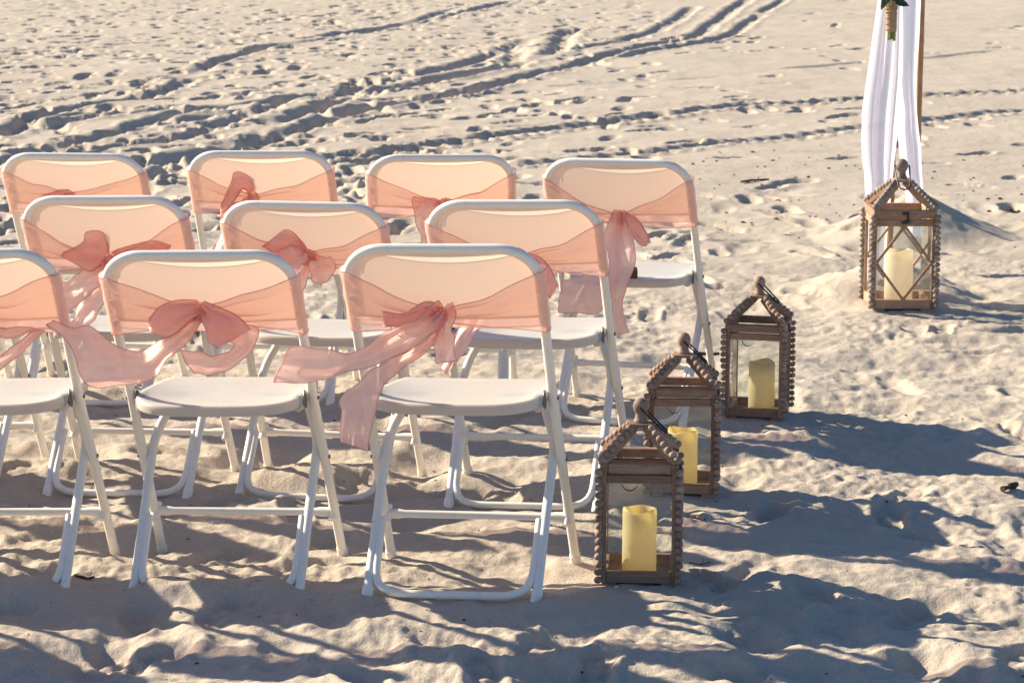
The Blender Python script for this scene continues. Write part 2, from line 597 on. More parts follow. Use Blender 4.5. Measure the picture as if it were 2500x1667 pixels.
GROOVES = {  # wheel and drag marks: points, depth, half width, rim
    'wheel_a': ([(-1.6, 14.2), (-0.75, 15.22), (-0.35, 15.76), (0.0, 16.21), (0.92, 17.25), (1.77, 18.18), (2.66, 18.82), (3.24, 19.26), (4.09, 19.65), (6.0, 20.4)], 0.060, 0.13, 'tread'),
    'wheel_b': ([(-1.0, 13.5), (-0.35, 14.04), (0.12, 14.4), (0.63, 14.84), (1.08, 15.22), (1.54, 15.76), (2.33, 16.46), (2.86, 17.01), (3.71, 17.82), (5.5, 19.0)], 0.046, 0.12, 'tread'),
    'thin': ([(0.35, 20.05), (1.14, 20.78), (1.99, 21.46), (3.09, 22.55), (3.93, 23.47), (5.14, 24.77)], 0.032, 0.07, ''),
    'a': ([(-1.4, 17.4), (-0.48, 19.19), (0.0, 20.74), (0.56, 22.55), (1.22, 24.77), (1.94, 26.59), (2.4, 29.36), (3.37, 35.48)], 0.06, 0.120, 'rough'),
    'a2': ([(1.0, 23.4), (1.6, 25.0), (2.3, 26.6), (2.8, 29.36), (3.9, 35.48)], 0.05, 0.098, 'rough'),
    'b': ([(-1.2, 19.4), (-0.38, 21.28), (0.0, 22.55), (0.54, 24.47), (1.15, 26.02), (1.55, 27.55), (1.94, 29.8), (2.41, 33.0)], 0.055, 0.120, 'rough'),
    'c': ([(0.43, 24.0), (0.54, 26.09), (0.65, 28.02)], 0.07, 0.14, ''),
    'c2': ([(0.0, 22.3), (0.05, 24.4), (0.12, 26.0)], 0.05, 0.14, ''),
    'd': ([(-3.6, 15.6), (-3.37, 16.16), (-3.35, 17.56), (-3.05, 18.64), (-2.79, 19.34), (-2.73, 22.24), (-2.55, 24.65), (-2.01, 26.8), (-1.17, 29.36), (0.0, 34.86)], 0.065, 0.112, 'rough'),
    'e': ([(-2.4, 13.4), (-2.18, 14.38), (-1.93, 14.98), (-1.65, 15.89), (-1.59, 17.07), (-1.38, 18.29), (-1.26, 20.05), (-0.93, 20.87), (-0.41, 22.81), (0.0, 24.96)], 0.07, 0.128, 'rough'),
    'f': ([(-2.57, 16.77), (-2.3, 17.95), (-1.94, 18.46), (-1.45, 19.38)], 0.06, 0.098, 'rough'),
    'g': ([(-2.09, 13.84), (-1.66, 15.26), (-1.47, 16.02)], 0.055, 0.098, 'rough'),
    'h': ([(-2.58, 24.65), (-2.12, 26.09), (-1.6, 27.55), (-0.79, 32.03)], 0.05, 0.112, 'rough'),
    'i': ([(-3.37, 16.43), (-2.88, 17.46), (-2.48, 17.95)], 0.06, 0.112, 'rough'),
    'e2': ([(-1.26, 20.05), (-0.82, 20.46), (-0.52, 21.04), (-0.38, 21.28), (0.0, 22.3)], 0.06, 0.13, 'rough'),
    'a0': ([(-1.62, 15.76), (-1.36, 16.8), (-1.08, 17.9), (-0.77, 18.6), (-0.48, 19.19), (0.0, 20.5)], 0.06, 0.12, 'rough'),
    'k': ([(-2.98, 14.5), (-2.85, 15.4), (-2.7, 16.1), (-2.36, 17.0), (-2.05, 17.5)], 0.055, 0.12, 'rough'),
    'j': ([(-2.7, 14.9), (-2.2, 15.9), (-1.9, 17.3), (-1.7, 19.0)], 0.05, 0.098, 'rough'),
}

# fan-shaped grid, finest where the beach is looked at
def seq_rows():
    ys = list(np.linspace(1.0, 4.5, 36)[:-1])
    y = 4.5
    while y < 36.0:
        ys.append(y)
        y *= 1 + (0.00165 + 0.00075 * min(1.0, (y - 4.5) / 12.0))
    while y < 1600:
        ys.append(y)
        y *= 1.06
    return np.array(ys)
ROW = seq_rows()
dense = np.arange(-0.255, 0.2551, 0.00074)
side = np.concatenate([np.arange(0.2562, 0.42, 0.00125), 0.42 + np.cumsum(np.geomspace(0.0025, 0.16, 45))])
COLT = np.concatenate([-side[::-1], dense, side])
T2, Y2 = np.meshgrid(COLT, ROW)
X2 = T2 * np.maximum(Y2, 3.0)
shp = X2.shape

fade = np.clip((46.0 - Y2) / 12.0, 0, 1) * np.clip(1.35 - np.abs(T2), 0.0, 1)   # flatten far outside the picture
near = 1 - sstep(8.5, 13.5, Y2)
wx = X2 + 0.10 * perlin(X2 * 2.2, Y2 * 2.2, 1)
wy = Y2 + 0.10 * perlin(X2 * 2.2 + 9, Y2 * 2.2, 2)
Hh = 0.030 * perlin(X2 * 0.42, Y2 * 0.42, 3) + 0.020 * perlin(X2 * 1.1, Y2 * 1.1, 4)
m1 = perlin(wx * 2.6, wy * 3.3, 5)
m2 = perlin(wx * 5.5, wy * 7.0, 6)
Hh += near * (0.028 * perlin(wx * 1.7, wy * 2.3, 25) + 0.026 * m1 + 0.016 * m2 + 0.0065 * perlin(wx * 10, wy * 13, 27) - 0.014 * np.abs(perlin(wx * 2.9 + 3, wy * 4.0, 7)))
far = 1 - near
leftish = sstep(1.2, -1.2, X2 - 0.10 * (Y2 - 15))
Hh += far * (0.010 * m1 + (0.006 + 0.005 * leftish) * m2)
# crisp little scarps and clods
r1 = 1 - np.abs(perlin(wx * 9.0, wy * 11.0, 8)) * 2
Hh += (0.0025 + 0.0015 * near) * np.clip(r1, 0, 1) ** 3
fore = 0.72 + 0.28 * sstep(5.2, 6.0, Y2)
Hh *= fore
busy = np.clip(0.25 + 0.75 * near + 0.45 * leftish * far, 0, 1.0)
fine = 0.25 + 0.45 * near + 0.8 * sstep(-0.1, 0.35, perlin(X2 * 1.5, Y2 * 1.5, 26))
Hh += fine * busy * ((0.0050 + 0.0030 * near) * perlin(X2 * 21, Y2 * 24, 9) + (0.0024 + 0.0016 * near) * perlin(X2 * 47, Y2 * 52, 10))
wind = np.sin((Y2 * 0.9 + X2 * 0.28 + 0.25 * perlin(X2 * 1.3, Y2 * 1.3, 11)) * 2 * np.pi / 0.16)
Hh += 0.0022 * wind * sstep(0.0, 0.35, perlin(X2 * 0.5, Y2 * 0.5, 12)) * far

def window(x0, x1, y0, y1):
    i0, i1 = np.searchsorted(ROW, y0), np.searchsorted(ROW, y1)
    ym = max(3.0, y0)
    yM = max(3.0, y1)
    t0 = min(x0 / ym, x0 / yM)
    t1 = max(x1 / ym, x1 / yM)
    j0, j1 = np.searchsorted(COLT, t0), np.searchsorted(COLT, t1)
    return slice(i0, i1), slice(j0, j1)

def footprint(cx, cy, a, L, Wd, depth, rim, soft=0.35, sole=0.0):
    R_ = L * 0.95
    sl = window(cx - R_, cx + R_, cy - R_, cy + R_)
    x, y = X2[sl] - cx, Y2[sl] - cy
    if x.size == 0:
        return
    ca, sa = math.cos(a), math.sin(a)
    u, v = (x * ca + y * sa) / (L / 2), (-x * sa + y * ca) / (Wd / 2)
    v = v / (1.0 - 0.22 * np.exp(-((u + 0.1) / 0.35) ** 2) + 0.08 * u)
    ns = perlin(X2[sl] * 11 + a * 7, Y2[sl] * 11, 13)
    r = np.sqrt(u * u + v * v) + 0.14 * ns
    d = -depth * (1 - sstep(1 - soft, 1.06, r)) * (1 + 0.25 * u)
    d += rim * np.exp(-((r - 1.22) / 0.20) ** 2) * (1 + 0.8 * ns)
    if sole:
        d += sole * np.sin(u * 20 + 1.5 * np.sin(v * 2)) * (1 - sstep(0.55, 0.9, r))
    Hh[sl] += d

rs = np.random.RandomState(5)
# near field: broad soft wallows, some with shoe prints
for k in range(330):
    y = 4.4 + 9.0 * rs.rand() ** 1.15
    x = (rs.rand() * 2 - 1) * 0.42 * y
    footprint(x, y, rs.rand() * PI, 0.28 + 0.14 * rs.rand(), 0.11 + 0.07 * rs.rand(), 0.008 + 0.013 * rs.rand(), 0.005 * rs.rand(), 0.6)
for k in range(225):
    y = 4.6 + 8.5 * rs.rand()
    x = (rs.rand() * 2 - 1) * 0.42 * y
    footprint(x, y, PI / 2 + rs.randn() * 0.9, 0.27, 0.10, 0.011 + 0.012 * rs.rand(), 0.005, 0.35, 0.0030)
# far field: scattered prints, thick on the left and along the trodden band
for k in range(5900):
    y = 11.5 + 24.5 * rs.rand() ** 1.3
    x = (rs.rand() * 2 - 1) * 0.42 * y
    c = 0.10 + 0.85 * (1 / (1 + math.exp((x - 0.10 * (y - 15) + 0.2) / 0.55)))
    if y > 25 and x < 1.8:
        c = max(c, 0.8)
    if rs.rand() > c:
        continue
    big = rs.rand() < 0.25
    footprint(x, y, (PI / 2 * rs.rand() + 0.3) if rs.rand() < 0.65 else rs.rand() * PI, 0.25 + 0.10 * rs.rand(), 0.10 + 0.05 * rs.rand() + 0.03 * big,
              0.018 + 0.022 * rs.rand() + 0.010 * big, 0.006 * rs.rand(), 0.3)

def groove(pts, depth, hw, kind):
    P = np.array(spline([p for p in pts], max(12, len(pts) * 8)))
    Ls = np.concatenate([[0], np.cumsum(np.linalg.norm(np.diff(P, axis=0), axis=1))])
    D = np.full(shp, 9.0, np.float32)
    S = np.zeros(shp, np.float32)
    G = np.zeros(shp, np.float32)
    for i in range(len(P) - 1):
        a, b = P[i], P[i + 1]
        mg = hw * 3.2
        sl = window(min(a[0], b[0]) - mg, max(a[0], b[0]) + mg, min(a[1], b[1]) - mg, max(a[1], b[1]) + mg)
        ax, ay = X2[sl] - a[0], Y2[sl] - a[1]
        if ax.size == 0:
            continue
        dv = b - a
        l2 = (dv ** 2).sum()
        t = np.clip((ax * dv[0] + ay * dv[1]) / l2, 0, 1)
        dx, dy = ax - t * dv[0], ay - t * dv[1]
        d = np.hypot(dx, dy)
        better = d < D[sl]
        D[sl] = np.where(better, d, D[sl])
        S[sl] = np.where(better, Ls[i] + t * math.sqrt(l2), S[sl])
        G[sl] = np.where(better, np.sign(dv[0] * ay - dv[1] * ax), G[sl])
    ok = D < 8
    i_, j_ = np.where(ok.any(1))[0], np.where(ok.any(0))[0]
    if not len(i_):
        return
    sl = (slice(i_[0], i_[-1] + 1), slice(j_[0], j_[-1] + 1))
    d, s, g, x, y = D[sl], S[sl], G[sl], X2[sl], Y2[sl]
    sd_ = d * g
    if kind == 'tread':
        lug = 0.5 + 0.5 * np.sin(2 * np.pi * (s + 0.55 * np.abs(sd_)) / 0.15 + 0.6 * perlin(x * 3, y * 3, 14))
        lug = sstep(0.35, 0.65, lug)
        prof = 1 - sstep(hw * 0.55, hw * 0.95, d)
        e = -depth * prof * (0.22 + 0.78 * lug) + 0.30 * depth * np.exp(-((d - hw * 1.2) / (hw * 0.28)) ** 2) * (0.4 + 0.6 * lug)
    else:
        wob = 1 + (0.4 if kind == 'rough' else 0.25) * perlin(x * 6, y * 6, 15)
        brk = sstep(-0.55, -0.12, perlin(s * 0.9 + depth * 900, s * 0 + hw * 50, 16))
        d2 = d / np.maximum(0.35, wob)
        e = -0.72 * depth * brk * (1 - sstep(hw * 0.25, hw, d2)) + 0.16 * depth * brk * np.exp(-((d2 - hw * 1.3) / (hw * 0.35)) ** 2) * (1 + 0.4 * perlin(x * 9, y * 9, 17))
    Hh[sl] += np.where(d < 8, e, 0)
for k, (pts, dp, hw, kd) in GROOVES.items():
    groove(pts, dp, hw, kd)

# sand heaped round the arch posts
for cx, cy, hgt, R_ in ((1.50, 9.83, 0.150, 0.42), (1.89, 11.45, 0.215, 0.50)):
    r = np.hypot(X2 - cx, (Y2 - cy)) + 0.03 * perlin(X2 * 6, Y2 * 6, 18)
    Hh += hgt * np.clip(1 - r / R_, 0, 1) ** 1.25
Hh *= fade
Hh -= Hh[(Y2 > 5) & (Y2 < 9) & (np.abs(T2) < 0.2)].mean()
# let the sand meet the feet
for fx, fy, fz, r in feet:
    sl = window(fx - 3 * r, fx + 3 * r, fy - 3 * r, fy + 3 * r)
    d2 = (X2[sl] - fx) ** 2 + (Y2[sl] - fy) ** 2
    if d2.size == 0:
        continue
    wgt = np.exp(-(d2 / (r * r)) ** 1.5)
    tex = 0.006 * perlin(X2[sl] * 21, Y2[sl] * 21, 19) + 0.006 * perlin(X2[sl] * 10, Y2[sl] * 10, 20) + 0.007 * np.exp(-((np.sqrt(d2) - 0.045) / 0.02) ** 2) * (r < 0.11) * (0.5 + 1.5 * perlin(X2[sl] * 14, Y2[sl] * 14, 28))
    Hh[sl] = Hh[sl] * (1 - wgt) + (fz + tex) * wgt

def ground(x, y):
    yy = max(y, ROW[0])
    i = int(np.clip(np.searchsorted(ROW, yy), 1, len(ROW) - 1))
    t = x / max(yy, 3.0)
    j = int(np.clip(np.searchsorted(COLT, t), 1, len(COLT) - 1))
    return float(0.25 * (Hh[i, j] + Hh[i - 1, j] + Hh[i, j - 1] + Hh[i - 1, j - 1]))

nr, nc = shp
co = np.empty((nr * nc, 3), np.float32)
co[:, 0], co[:, 1], co[:, 2] = X2.ravel(), Y2.ravel(), Hh.ravel()
idx = np.arange(nr * nc, dtype=np.int32).reshape(shp)
quads = np.stack([idx[:-1, :-1], idx[:-1, 1:], idx[1:, 1:], idx[1:, :-1]], -1).reshape(-1, 4)
me = bpy.data.meshes.new('beach_sand')
me.vertices.add(nr * nc)
me.vertices.foreach_set('co', co.ravel())
me.loops.add(quads.size)
me.loops.foreach_set('vertex_index', quads.ravel())
me.polygons.add(len(quads))
me.polygons.foreach_set('loop_start', np.arange(0, quads.size, 4, dtype=np.int32))
me.update(calc_edges=True)
me.shade_smooth()
me.materials.append(M['sand'])
sand = bpy.data.objects.new('ground', me)
col.objects.link(sand)
sand['kind'] = 'structure'
sand['label'] = 'pale trodden beach sand with footprints and wheel tracks'

# ------------------------------------------------------------------ folding chair (local: y forward, rear feet at the origin)
HW = 0.2296
TR = 0.0115
ZT, YT, ZS, YS = 0.8099, -0.0722, 0.436, 0.1359
def tube_y(z):
    return YS + (YT - YS) * (z - ZS) / (ZT - ZS) if z > ZS else YF + (YS - YF) * z / ZS
def tube_hw(z):
    return HW if z > ZS else 0.2394 + (HW - 0.2394) * z / ZS
BN = Vector((0, -(ZT - ZS), -(YS - YT) * 1.0)).normalized()        # normal of the back, towards the rear
BN = Vector((0, -0.874, -0.486))

def bp(x, z, d=0.0):
    return Vector((x, tube_y(z), z)) + BN * d

def make_chair():
    root = thing('folding_chair', 'x', 'chair', 'white folding chairs set out in rows')
    xi = HW - TR
    # back frame: the arch down to the seat hinge
    zt = ZT - TR
    cx, cz = 0.092, 0.074
    path = []
    zlow = 0.43
    for z in np.linspace(zlow, zt - cz, 8):
        path.append(bp(-xi, z))
    for k in range(1, 13):
        a = PI / 2 * k / 12
        path.append(bp(-xi + cx * (1 - math.cos(a) ** 0.92), zt - cz + cz * math.sin(a)))
    right = [Vector((-p.x, p.y, p.z)) for p in path[::-1]]
    path += [bp(x, zt) for x in (-0.06, 0, 0.06)] + right
    m = MB()
    m.tube(path, TR, 14, up=(1, 0, 0))
    m.build('back_frame', M['paint'], root)
    # front legs, rear legs
    for s in (-1, 1):
        m = MB()
        pts = [(s * (tube_hw(z) - TR), tube_y(z), z) for z in (zlow, 0.3, 0.15, -0.035)]
        m.tube(pts, TR, 14, up=(1, 0, 0))
        lg = m.build('leg', M['paint'], root)
        c = MB()
        z0, z1 = 0.022, -0.036
        c.tube([(s * (tube_hw(z) - TR), tube_y(z), z) for z in (z0, z1)], TR + 0.0018, 14)
        c.build('foot_cap', M['paint'], lg)
        m = MB()
        r_ = [(s * 0.1965, -0.026, -0.035), (s * 0.1985, 0.113, 0.14), (s * 0.2015, 0.226, 0.279), (s * 0.2005, 0.245, 0.305), (s * 0.193, 0.268, 0.337), (s * 0.176, 0.296, 0.376), (s * 0.165, 0.320, 0.412), (s * 0.160, 0.335, 0.436)]
        m.tube(spline(r_, 22), 0.0112, 14, up=(1, 0, 0))
        lg = m.build('leg', M['worn_paint'], root)
        c = MB()
        c.tube([(s * 0.1965, 0.012, 0.013), (s * 0.1965, -0.028, -0.037)], 0.0132, 14)
        c.build('foot_cap', M['paint'], lg)
        # hinge plate and rivets
        h = MB()
        h.box((s * (HW - 0.029), YS - 0.012, 0.436), (0.005, 0.034, 0.036), Matrix.Rotation(-0.5, 3, 'X'), 0.002)
        h.build('hinge', M['steel'], root)
        for z, x0 in ((0.438, HW + 0.0005), (0.279, tube_hw(0.279) + 0.0005)):
            rv = MB()
            rv.tube([(s * (x0 - 0.003), tube_y(z), z), (s * (x0 + 0.0022), tube_y(z), z)], [0.0055, 0.0045], 10)
            rv.build('rivet', M['steel'], root)
        rv = MB()
        rv.tube([(s * 0.2075, 0.226, 0.279), (s * (tube_hw(0.279) - 0.018), 0.226, 0.279)], 0.005, 10)
        rv.build('pivot_spacer', M['paint'], root)
    # front stretcher with flattened ends
    m = MB()
    z = 0.124
    y = tube_y(z)
    xs = tube_hw(z) - TR * 1.4
    m.tube([(-xs, y, z), (-xs + 0.03, y, z), (-xs + 0.045, y, z), (xs - 0.045, y, z), (xs - 0.03, y, z), (xs, y, z)],
           [0.012, 0.012, 0.0095, 0.0095, 0.012, 0.012], 12)
    for s in (-1, 1):
        m.tube([(s * (xs + 0.001), y - 0.010, z - 0.019), (s * (xs + 0.001), y + 0.010, z + 0.019)], 0.0128, 12)
    m.build('stretcher', M['paint'], root)
    # floor bar: U hugging the rear legs
    left = [(-0.1855, 0.1245, 0.155), (-0.1845, 0.075, 0.094), (-0.1825, 0.034, 0.045), (-0.172, 0.014, 0.020), (-0.150, 0.004, 0.008), (-0.125, 0.0, 0.003), (-0.09, 0.0, 0.002)]
    m = MB()
    pts = spline(left, 16) + [np.array((0, 0, 0.002))] + [np.array((-p[0], p[1], p[2])) for p in spline(left, 16)[::-1]]
    m.tube(pts, 0.0096, 12, up=(1, 0, 0))
    m.build('floor_bar', M['paint'], root)
    # backrest sheet inside the arch
    m = MB()
    zb, ztop = 0.640, zt - 0.004
    P = []
    nz, nx = 15, 25
    for i in range(nz):
        z = zb + (ztop - zb) * i / (nz - 1)
        hx = xi - 0.002
        dz = z - (zt - cz)
        if dz > 0:
            q = min(1.0, dz / cz)
            hx = xi - cx * (1 - math.sqrt(max(0.0, 1 - q * q)) ** 0.92) - 0.004
        if i == 0:
            hx -= 0.004
        row = []
        for j in range(nx):
            u = -1 + 2 * j / (nx - 1)
            x = hx * u
            row.append(bp(x, z + 0.004 * (i == 0) * (1 - u * u), 0.016 * (1 - u * u) * (0.4 + 0.6 * (1 - (i / (nz - 1)) ** 2)) - 0.002))
        P.append(row)
    m.grid(P)
    lip = [p + Vector((0, 0.004, -0.001)) for p in P[0]]
    m.tube(lip, 0.0042, 8, caps=True, up=(0, 0, 1))
    m.build('backrest', M['panel'], root, angle=80)
    # moulded seat
    m = MB()
    half = [(0.0, 0.022), (0.09, 0.024), (0.145, 0.036), (0.180, 0.064), (0.199, 0.105), (0.2035, 0.150), (0.2015, 0.22), (0.196, 0.29), (0.187, 0.345), (0.172, 0.378), (0.145, 0.396), (0.09, 0.404), (0.0, 0.406)]
    hp = spline(half, 33)
    outl = [np.array((p[0], p[1])) for p in hp] + [np.array((-p[0], p[1])) for p in hp[-2:0:-1]]
    cen = np.array((0.0, 0.215))
    n = len(outl)
    def sz(x, y):
        t = (y - 0.02) / 0.386
        z = 0.434 + 0.016 * t - 0.006 * math.exp(-((t - 0.45) / 0.3) ** 2)
        z += 0.017 * (abs(x) / 0.2) ** 3.5 * math.exp(-((t - 0.35) / 0.4) ** 2)      # upturned sides
        z += 0.004 * max(0, (0.14 - t) / 0.14)
        z -= 0.012 * max(0, (t - 0.86) / 0.14) ** 2
        return z
    rings = []
    for rr in (0.02, 0.25, 0.5, 0.72, 0.86, 0.94, 0.98):
        rings.append([(cen + (p - cen) * rr) for p in outl])
    R3 = [[Vector((p[0], p[1], sz(p[0], p[1]))) for p in ring] for ring in rings]
    R3.append([Vector((p[0], p[1], sz(p[0], p[1]) - 0.004)) for p in outl])
    for dz, k in ((-0.011, 1.004), (-0.024, 1.002), (-0.026, 0.985), (-0.024, 0.97)):
        R3.append([Vector((*(cen + (p - cen) * k), sz(p[0], p[1]) + dz)) for p in outl])
    R3.append([Vector((*(cen + (p - cen) * 0.95), sz(p[0], p[1]) - 0.010)) for p in outl])
    R3.append([Vector((*(cen + (p - cen) * 0.02), sz(cen[0], cen[1]) - 0.008)) for p in outl])
    vs_ = [p for r in R3 for p in r]
    fs = []
    for i in range(len(R3) - 1):
        for k in range(n):
            a, b = i * n + k, i * n + (k + 1) % n
            fs.append((a, b, b + n, a + n))
    fs.append(tuple(range(n - 1, -1, -1)))
    fs.append(tuple((len(R3) - 1) * n + k for k in range(n)))
    m.add(vs_, fs)
    # webs under the rear corners that carry the hinges
    for s in (-1, 1):
        m.box((s * 0.188, 0.128, 0.428), (0.022, 0.075, 0.036), None, 0.006)
    m.build('seat', M['seat'], root, angle=60)
    return root

CHAIR_LABELS = {
    'A': 'white folding chair cut by the left edge, nearest row, seat in full view',
    'B': 'white folding chair in the nearest row with a wide bow low on its back',
    'C': 'white folding chair beside the front lantern, its rear floor bar bare on the sand',
    'D': 'white folding chair in the middle row with a square sash loop lifting left',
    'E': 'white folding chair in the middle row showing between the two nearest full chairs',
    'F': 'white folding chair at the lantern end of the middle row',
    'G': 'white folding chair at the left of the farthest row, its bow knot nearly hidden',
    'H': 'white folding chair in the farthest row with a bow loop standing up left of centre',
    'I': 'white folding chair in the farthest row between the upright loop and the long hanging sash',
    'J': 'white folding chair in the farthest row with a wooden box on its seat',
    'K': 'white folding chair in the middle row almost wholly cut off by the left edge',
    'L': 'white folding chair standing out of view left of the nearest row',
}
OUT = {'L': 'first left of the nearest row', 'M': 'second left of the nearest row', 'N': 'third left of the nearest row',
       'O': 'left of the middle row', 'P': 'left of the farthest row'}
def pose(o, p):
    Mx = chair_matrix(p)
    o.location = Mx.to_translation()
    o.rotation_euler = Mx.to_euler()

chair_roots = {}
proto = make_chair()
for k in CH:
    o = proto if k == 'A' else copy_tree(proto)
    pose(o, CH[k])
    o['label'] = CHAIR_LABELS.get(k, CHAIR_LABELS['L'])
    if k in OUT:
        o['group'] = 'white folding chairs out of view'
        o['label'] = 'white folding chair out of view, ' + OUT[k]
    chair_roots[k] = o

# ------------------------------------------------------------------ sashes
def crease(q, t, ph, k=4, wdt=0.05):
    v = 0.0
    for i in range(k):
        qk = (i + 0.5) / k + 0.10 * math.sin(2.7 * t + ph + 1.9 * i)
        v += (1 if i % 2 else -0.7) * math.exp(-abs(q - qk) / wdt) * (0.55 + 0.45 * math.sin(4.1 * t + 2.3 * i + ph))
    return v

def sheet(m, A, B, oA, oB, ky, n=64, mm=21, seed=0, gather=0.9, bulge=0.0, amp=0.0055, hem=True, endhem=True):
    """Cloth strip between two edge curves given as (x,z); oA/oB: how far each edge stands off towards the rear."""
    r = random.Random(seed)
    ph = [r.random() * 6.28 for _ in range(6)]
    a_, b_ = spline(A, n), spline(B, n)
    for i in range(n):
        t = i / (n - 1)
        a_[i] = a_[i] + np.array((0.0028 * math.sin(17 * t + ph[2]), 0.0036 * math.sin(13 * t + ph[4]) + 0.0016 * math.sin(37 * t + ph[0]))) * min(1, 4 * t)
        b_[i] = b_[i] + np.array((0.0028 * math.sin(15 * t + ph[5]), 0.0036 * math.sin(12 * t + ph[1]) + 0.0016 * math.sin(33 * t + ph[3]))) * min(1, 4 * t)
    P = []
    for i in range(n):
        t = i / (n - 1)
        da = np.interp(t, np.linspace(0, 1, len(oA)), oA)
        db = np.interp(t, np.linspace(0, 1, len(oB)), oB)
        row = []
        for j in range(mm):
            q = j / (mm - 1)
            x = a_[i][0] * (1 - q) + b_[i][0] * q
            z = a_[i][1] * (1 - q) + b_[i][1] * q
            d = da * (1 - q) + db * q
            g = math.exp(-t / 0.22) * gather
            d += amp * (1.2 * g * math.sin(q * 2 * PI * 3.5 + ph[0]) + 0.9 * math.sin(q * 5.0 + t * 7 + ph[1]) * (0.3 + 0.7 * t) + 0.7 * math.sin(t * 13 + q * 2 + ph[2]) + 0.5 * math.sin(q * 11 - t * 5 + ph[3]) * (1 - t))
            f1 = math.sin(2 * PI * (1.3 * q + 0.35 * math.sin(2.2 * t + ph[4])) + ph[5])
            d += amp * 1.5 * f1 * (0.5 + 0.5 * math.sin(4 * t + ph[4]) ** 2)
            d += 0.0022 * math.sin(31 * (t * 0.6 + q * 0.35) + 3 * math.sin(4 * q + ph[2]) + ph[1]) * (0.4 + 0.6 * math.sin(9 * t + 5 * q + ph[0]) ** 2)
            d += 0.0095 * crease(q, t, ph[3], 4, 0.065) * (0.45 + 0.55 * math.exp(-t / 0.35))
            d += bulge * math.sin(PI * q) * math.sin(PI * min(1, 0.12 + t))
            row.append(Vector((x, ky - d, z + 0.19 * d)))
        P.append(row)
    m.grid(P, 0)
    if hem:
        hr = 0.0010
        m.tube([p[0] for p in P], hr, 5, 1)
        m.tube([p[-1] for p in P], hr, 5, 1)
        if endhem:
            m.tube(P[-1], hr * 1.1, 5, 1)
    return P

def ear(m, A, B, ky, o=(0.012, 0.03), puff=0.02, seed=0):
    """A bow loop: two cloth layers that part from each other and meet along the tip."""
    n, mm = 36, 21
    r = random.Random(seed)
    ph = [r.random() * 6.28 for _ in range(4)]
    a_, b_ = spline(A, n), spline(B, n)
    for side_ in (1, -1):
        P = []
        for i in range(n):
            t = i / (n - 1)
            d0 = o[0] + (o[1] - o[0]) * t
            row = []
            for j in range(mm):
                q = j / (mm - 1)
                x = a_[i][0] * (1 - q) + b_[i][0] * q
                z = a_[i][1] * (1 - q) + b_[i][1] * q
                pf = puff * math.sin(PI * min(1.0, t * 0.95 + 0.1)) ** 0.7 * (0.35 + 0.65 * math.sin(PI * q))
                if t > 0.999:
                    pf = 0.002
                d = d0 + side_ * pf + 0.0065 * math.sin(q * 13 + ph[0] + t * 3) * math.exp(-t * 1.8) + 0.0035 * math.sin(t * 9 + ph[1] + q * 6) + 0.003 * math.sin(q * 7 - t * 6 + ph[2]) + 0.0045 * math.sin(q * 21 + ph[3] + 2 * math.sin(t * 3)) * math.exp(-t * 2.6) + 0.0018 * math.sin(27 * (0.4 * t + 0.5 * q) + ph[0] + 2.5 * math.sin(5 * t))
                d += 0.0115 * crease(q, t, ph[1] + side_, 4, 0.06) * math.exp(-t * 1.1) * (1 if side_ > 0 else 0.6)
                row.append(Vector((x, ky - d, z + 0.19 * d)))
            P.append(row)
        m.grid(P, 0)
        m.tube([p[0] for p in P], 0.0010, 5, 1)
        m.tube([p[-1] for p in P], 0.0010, 5, 1)

def arch_z(x):
    cx, cz, xi, zt = 0.092, 0.074, HW - TR, ZT - TR
    q = 1 - (xi - min(abs(x), xi)) / cx
    if q <= 0:
        return zt
    return zt - cz + cz * math.sin(math.acos(min(1.0, q ** (1 / 0.92))))

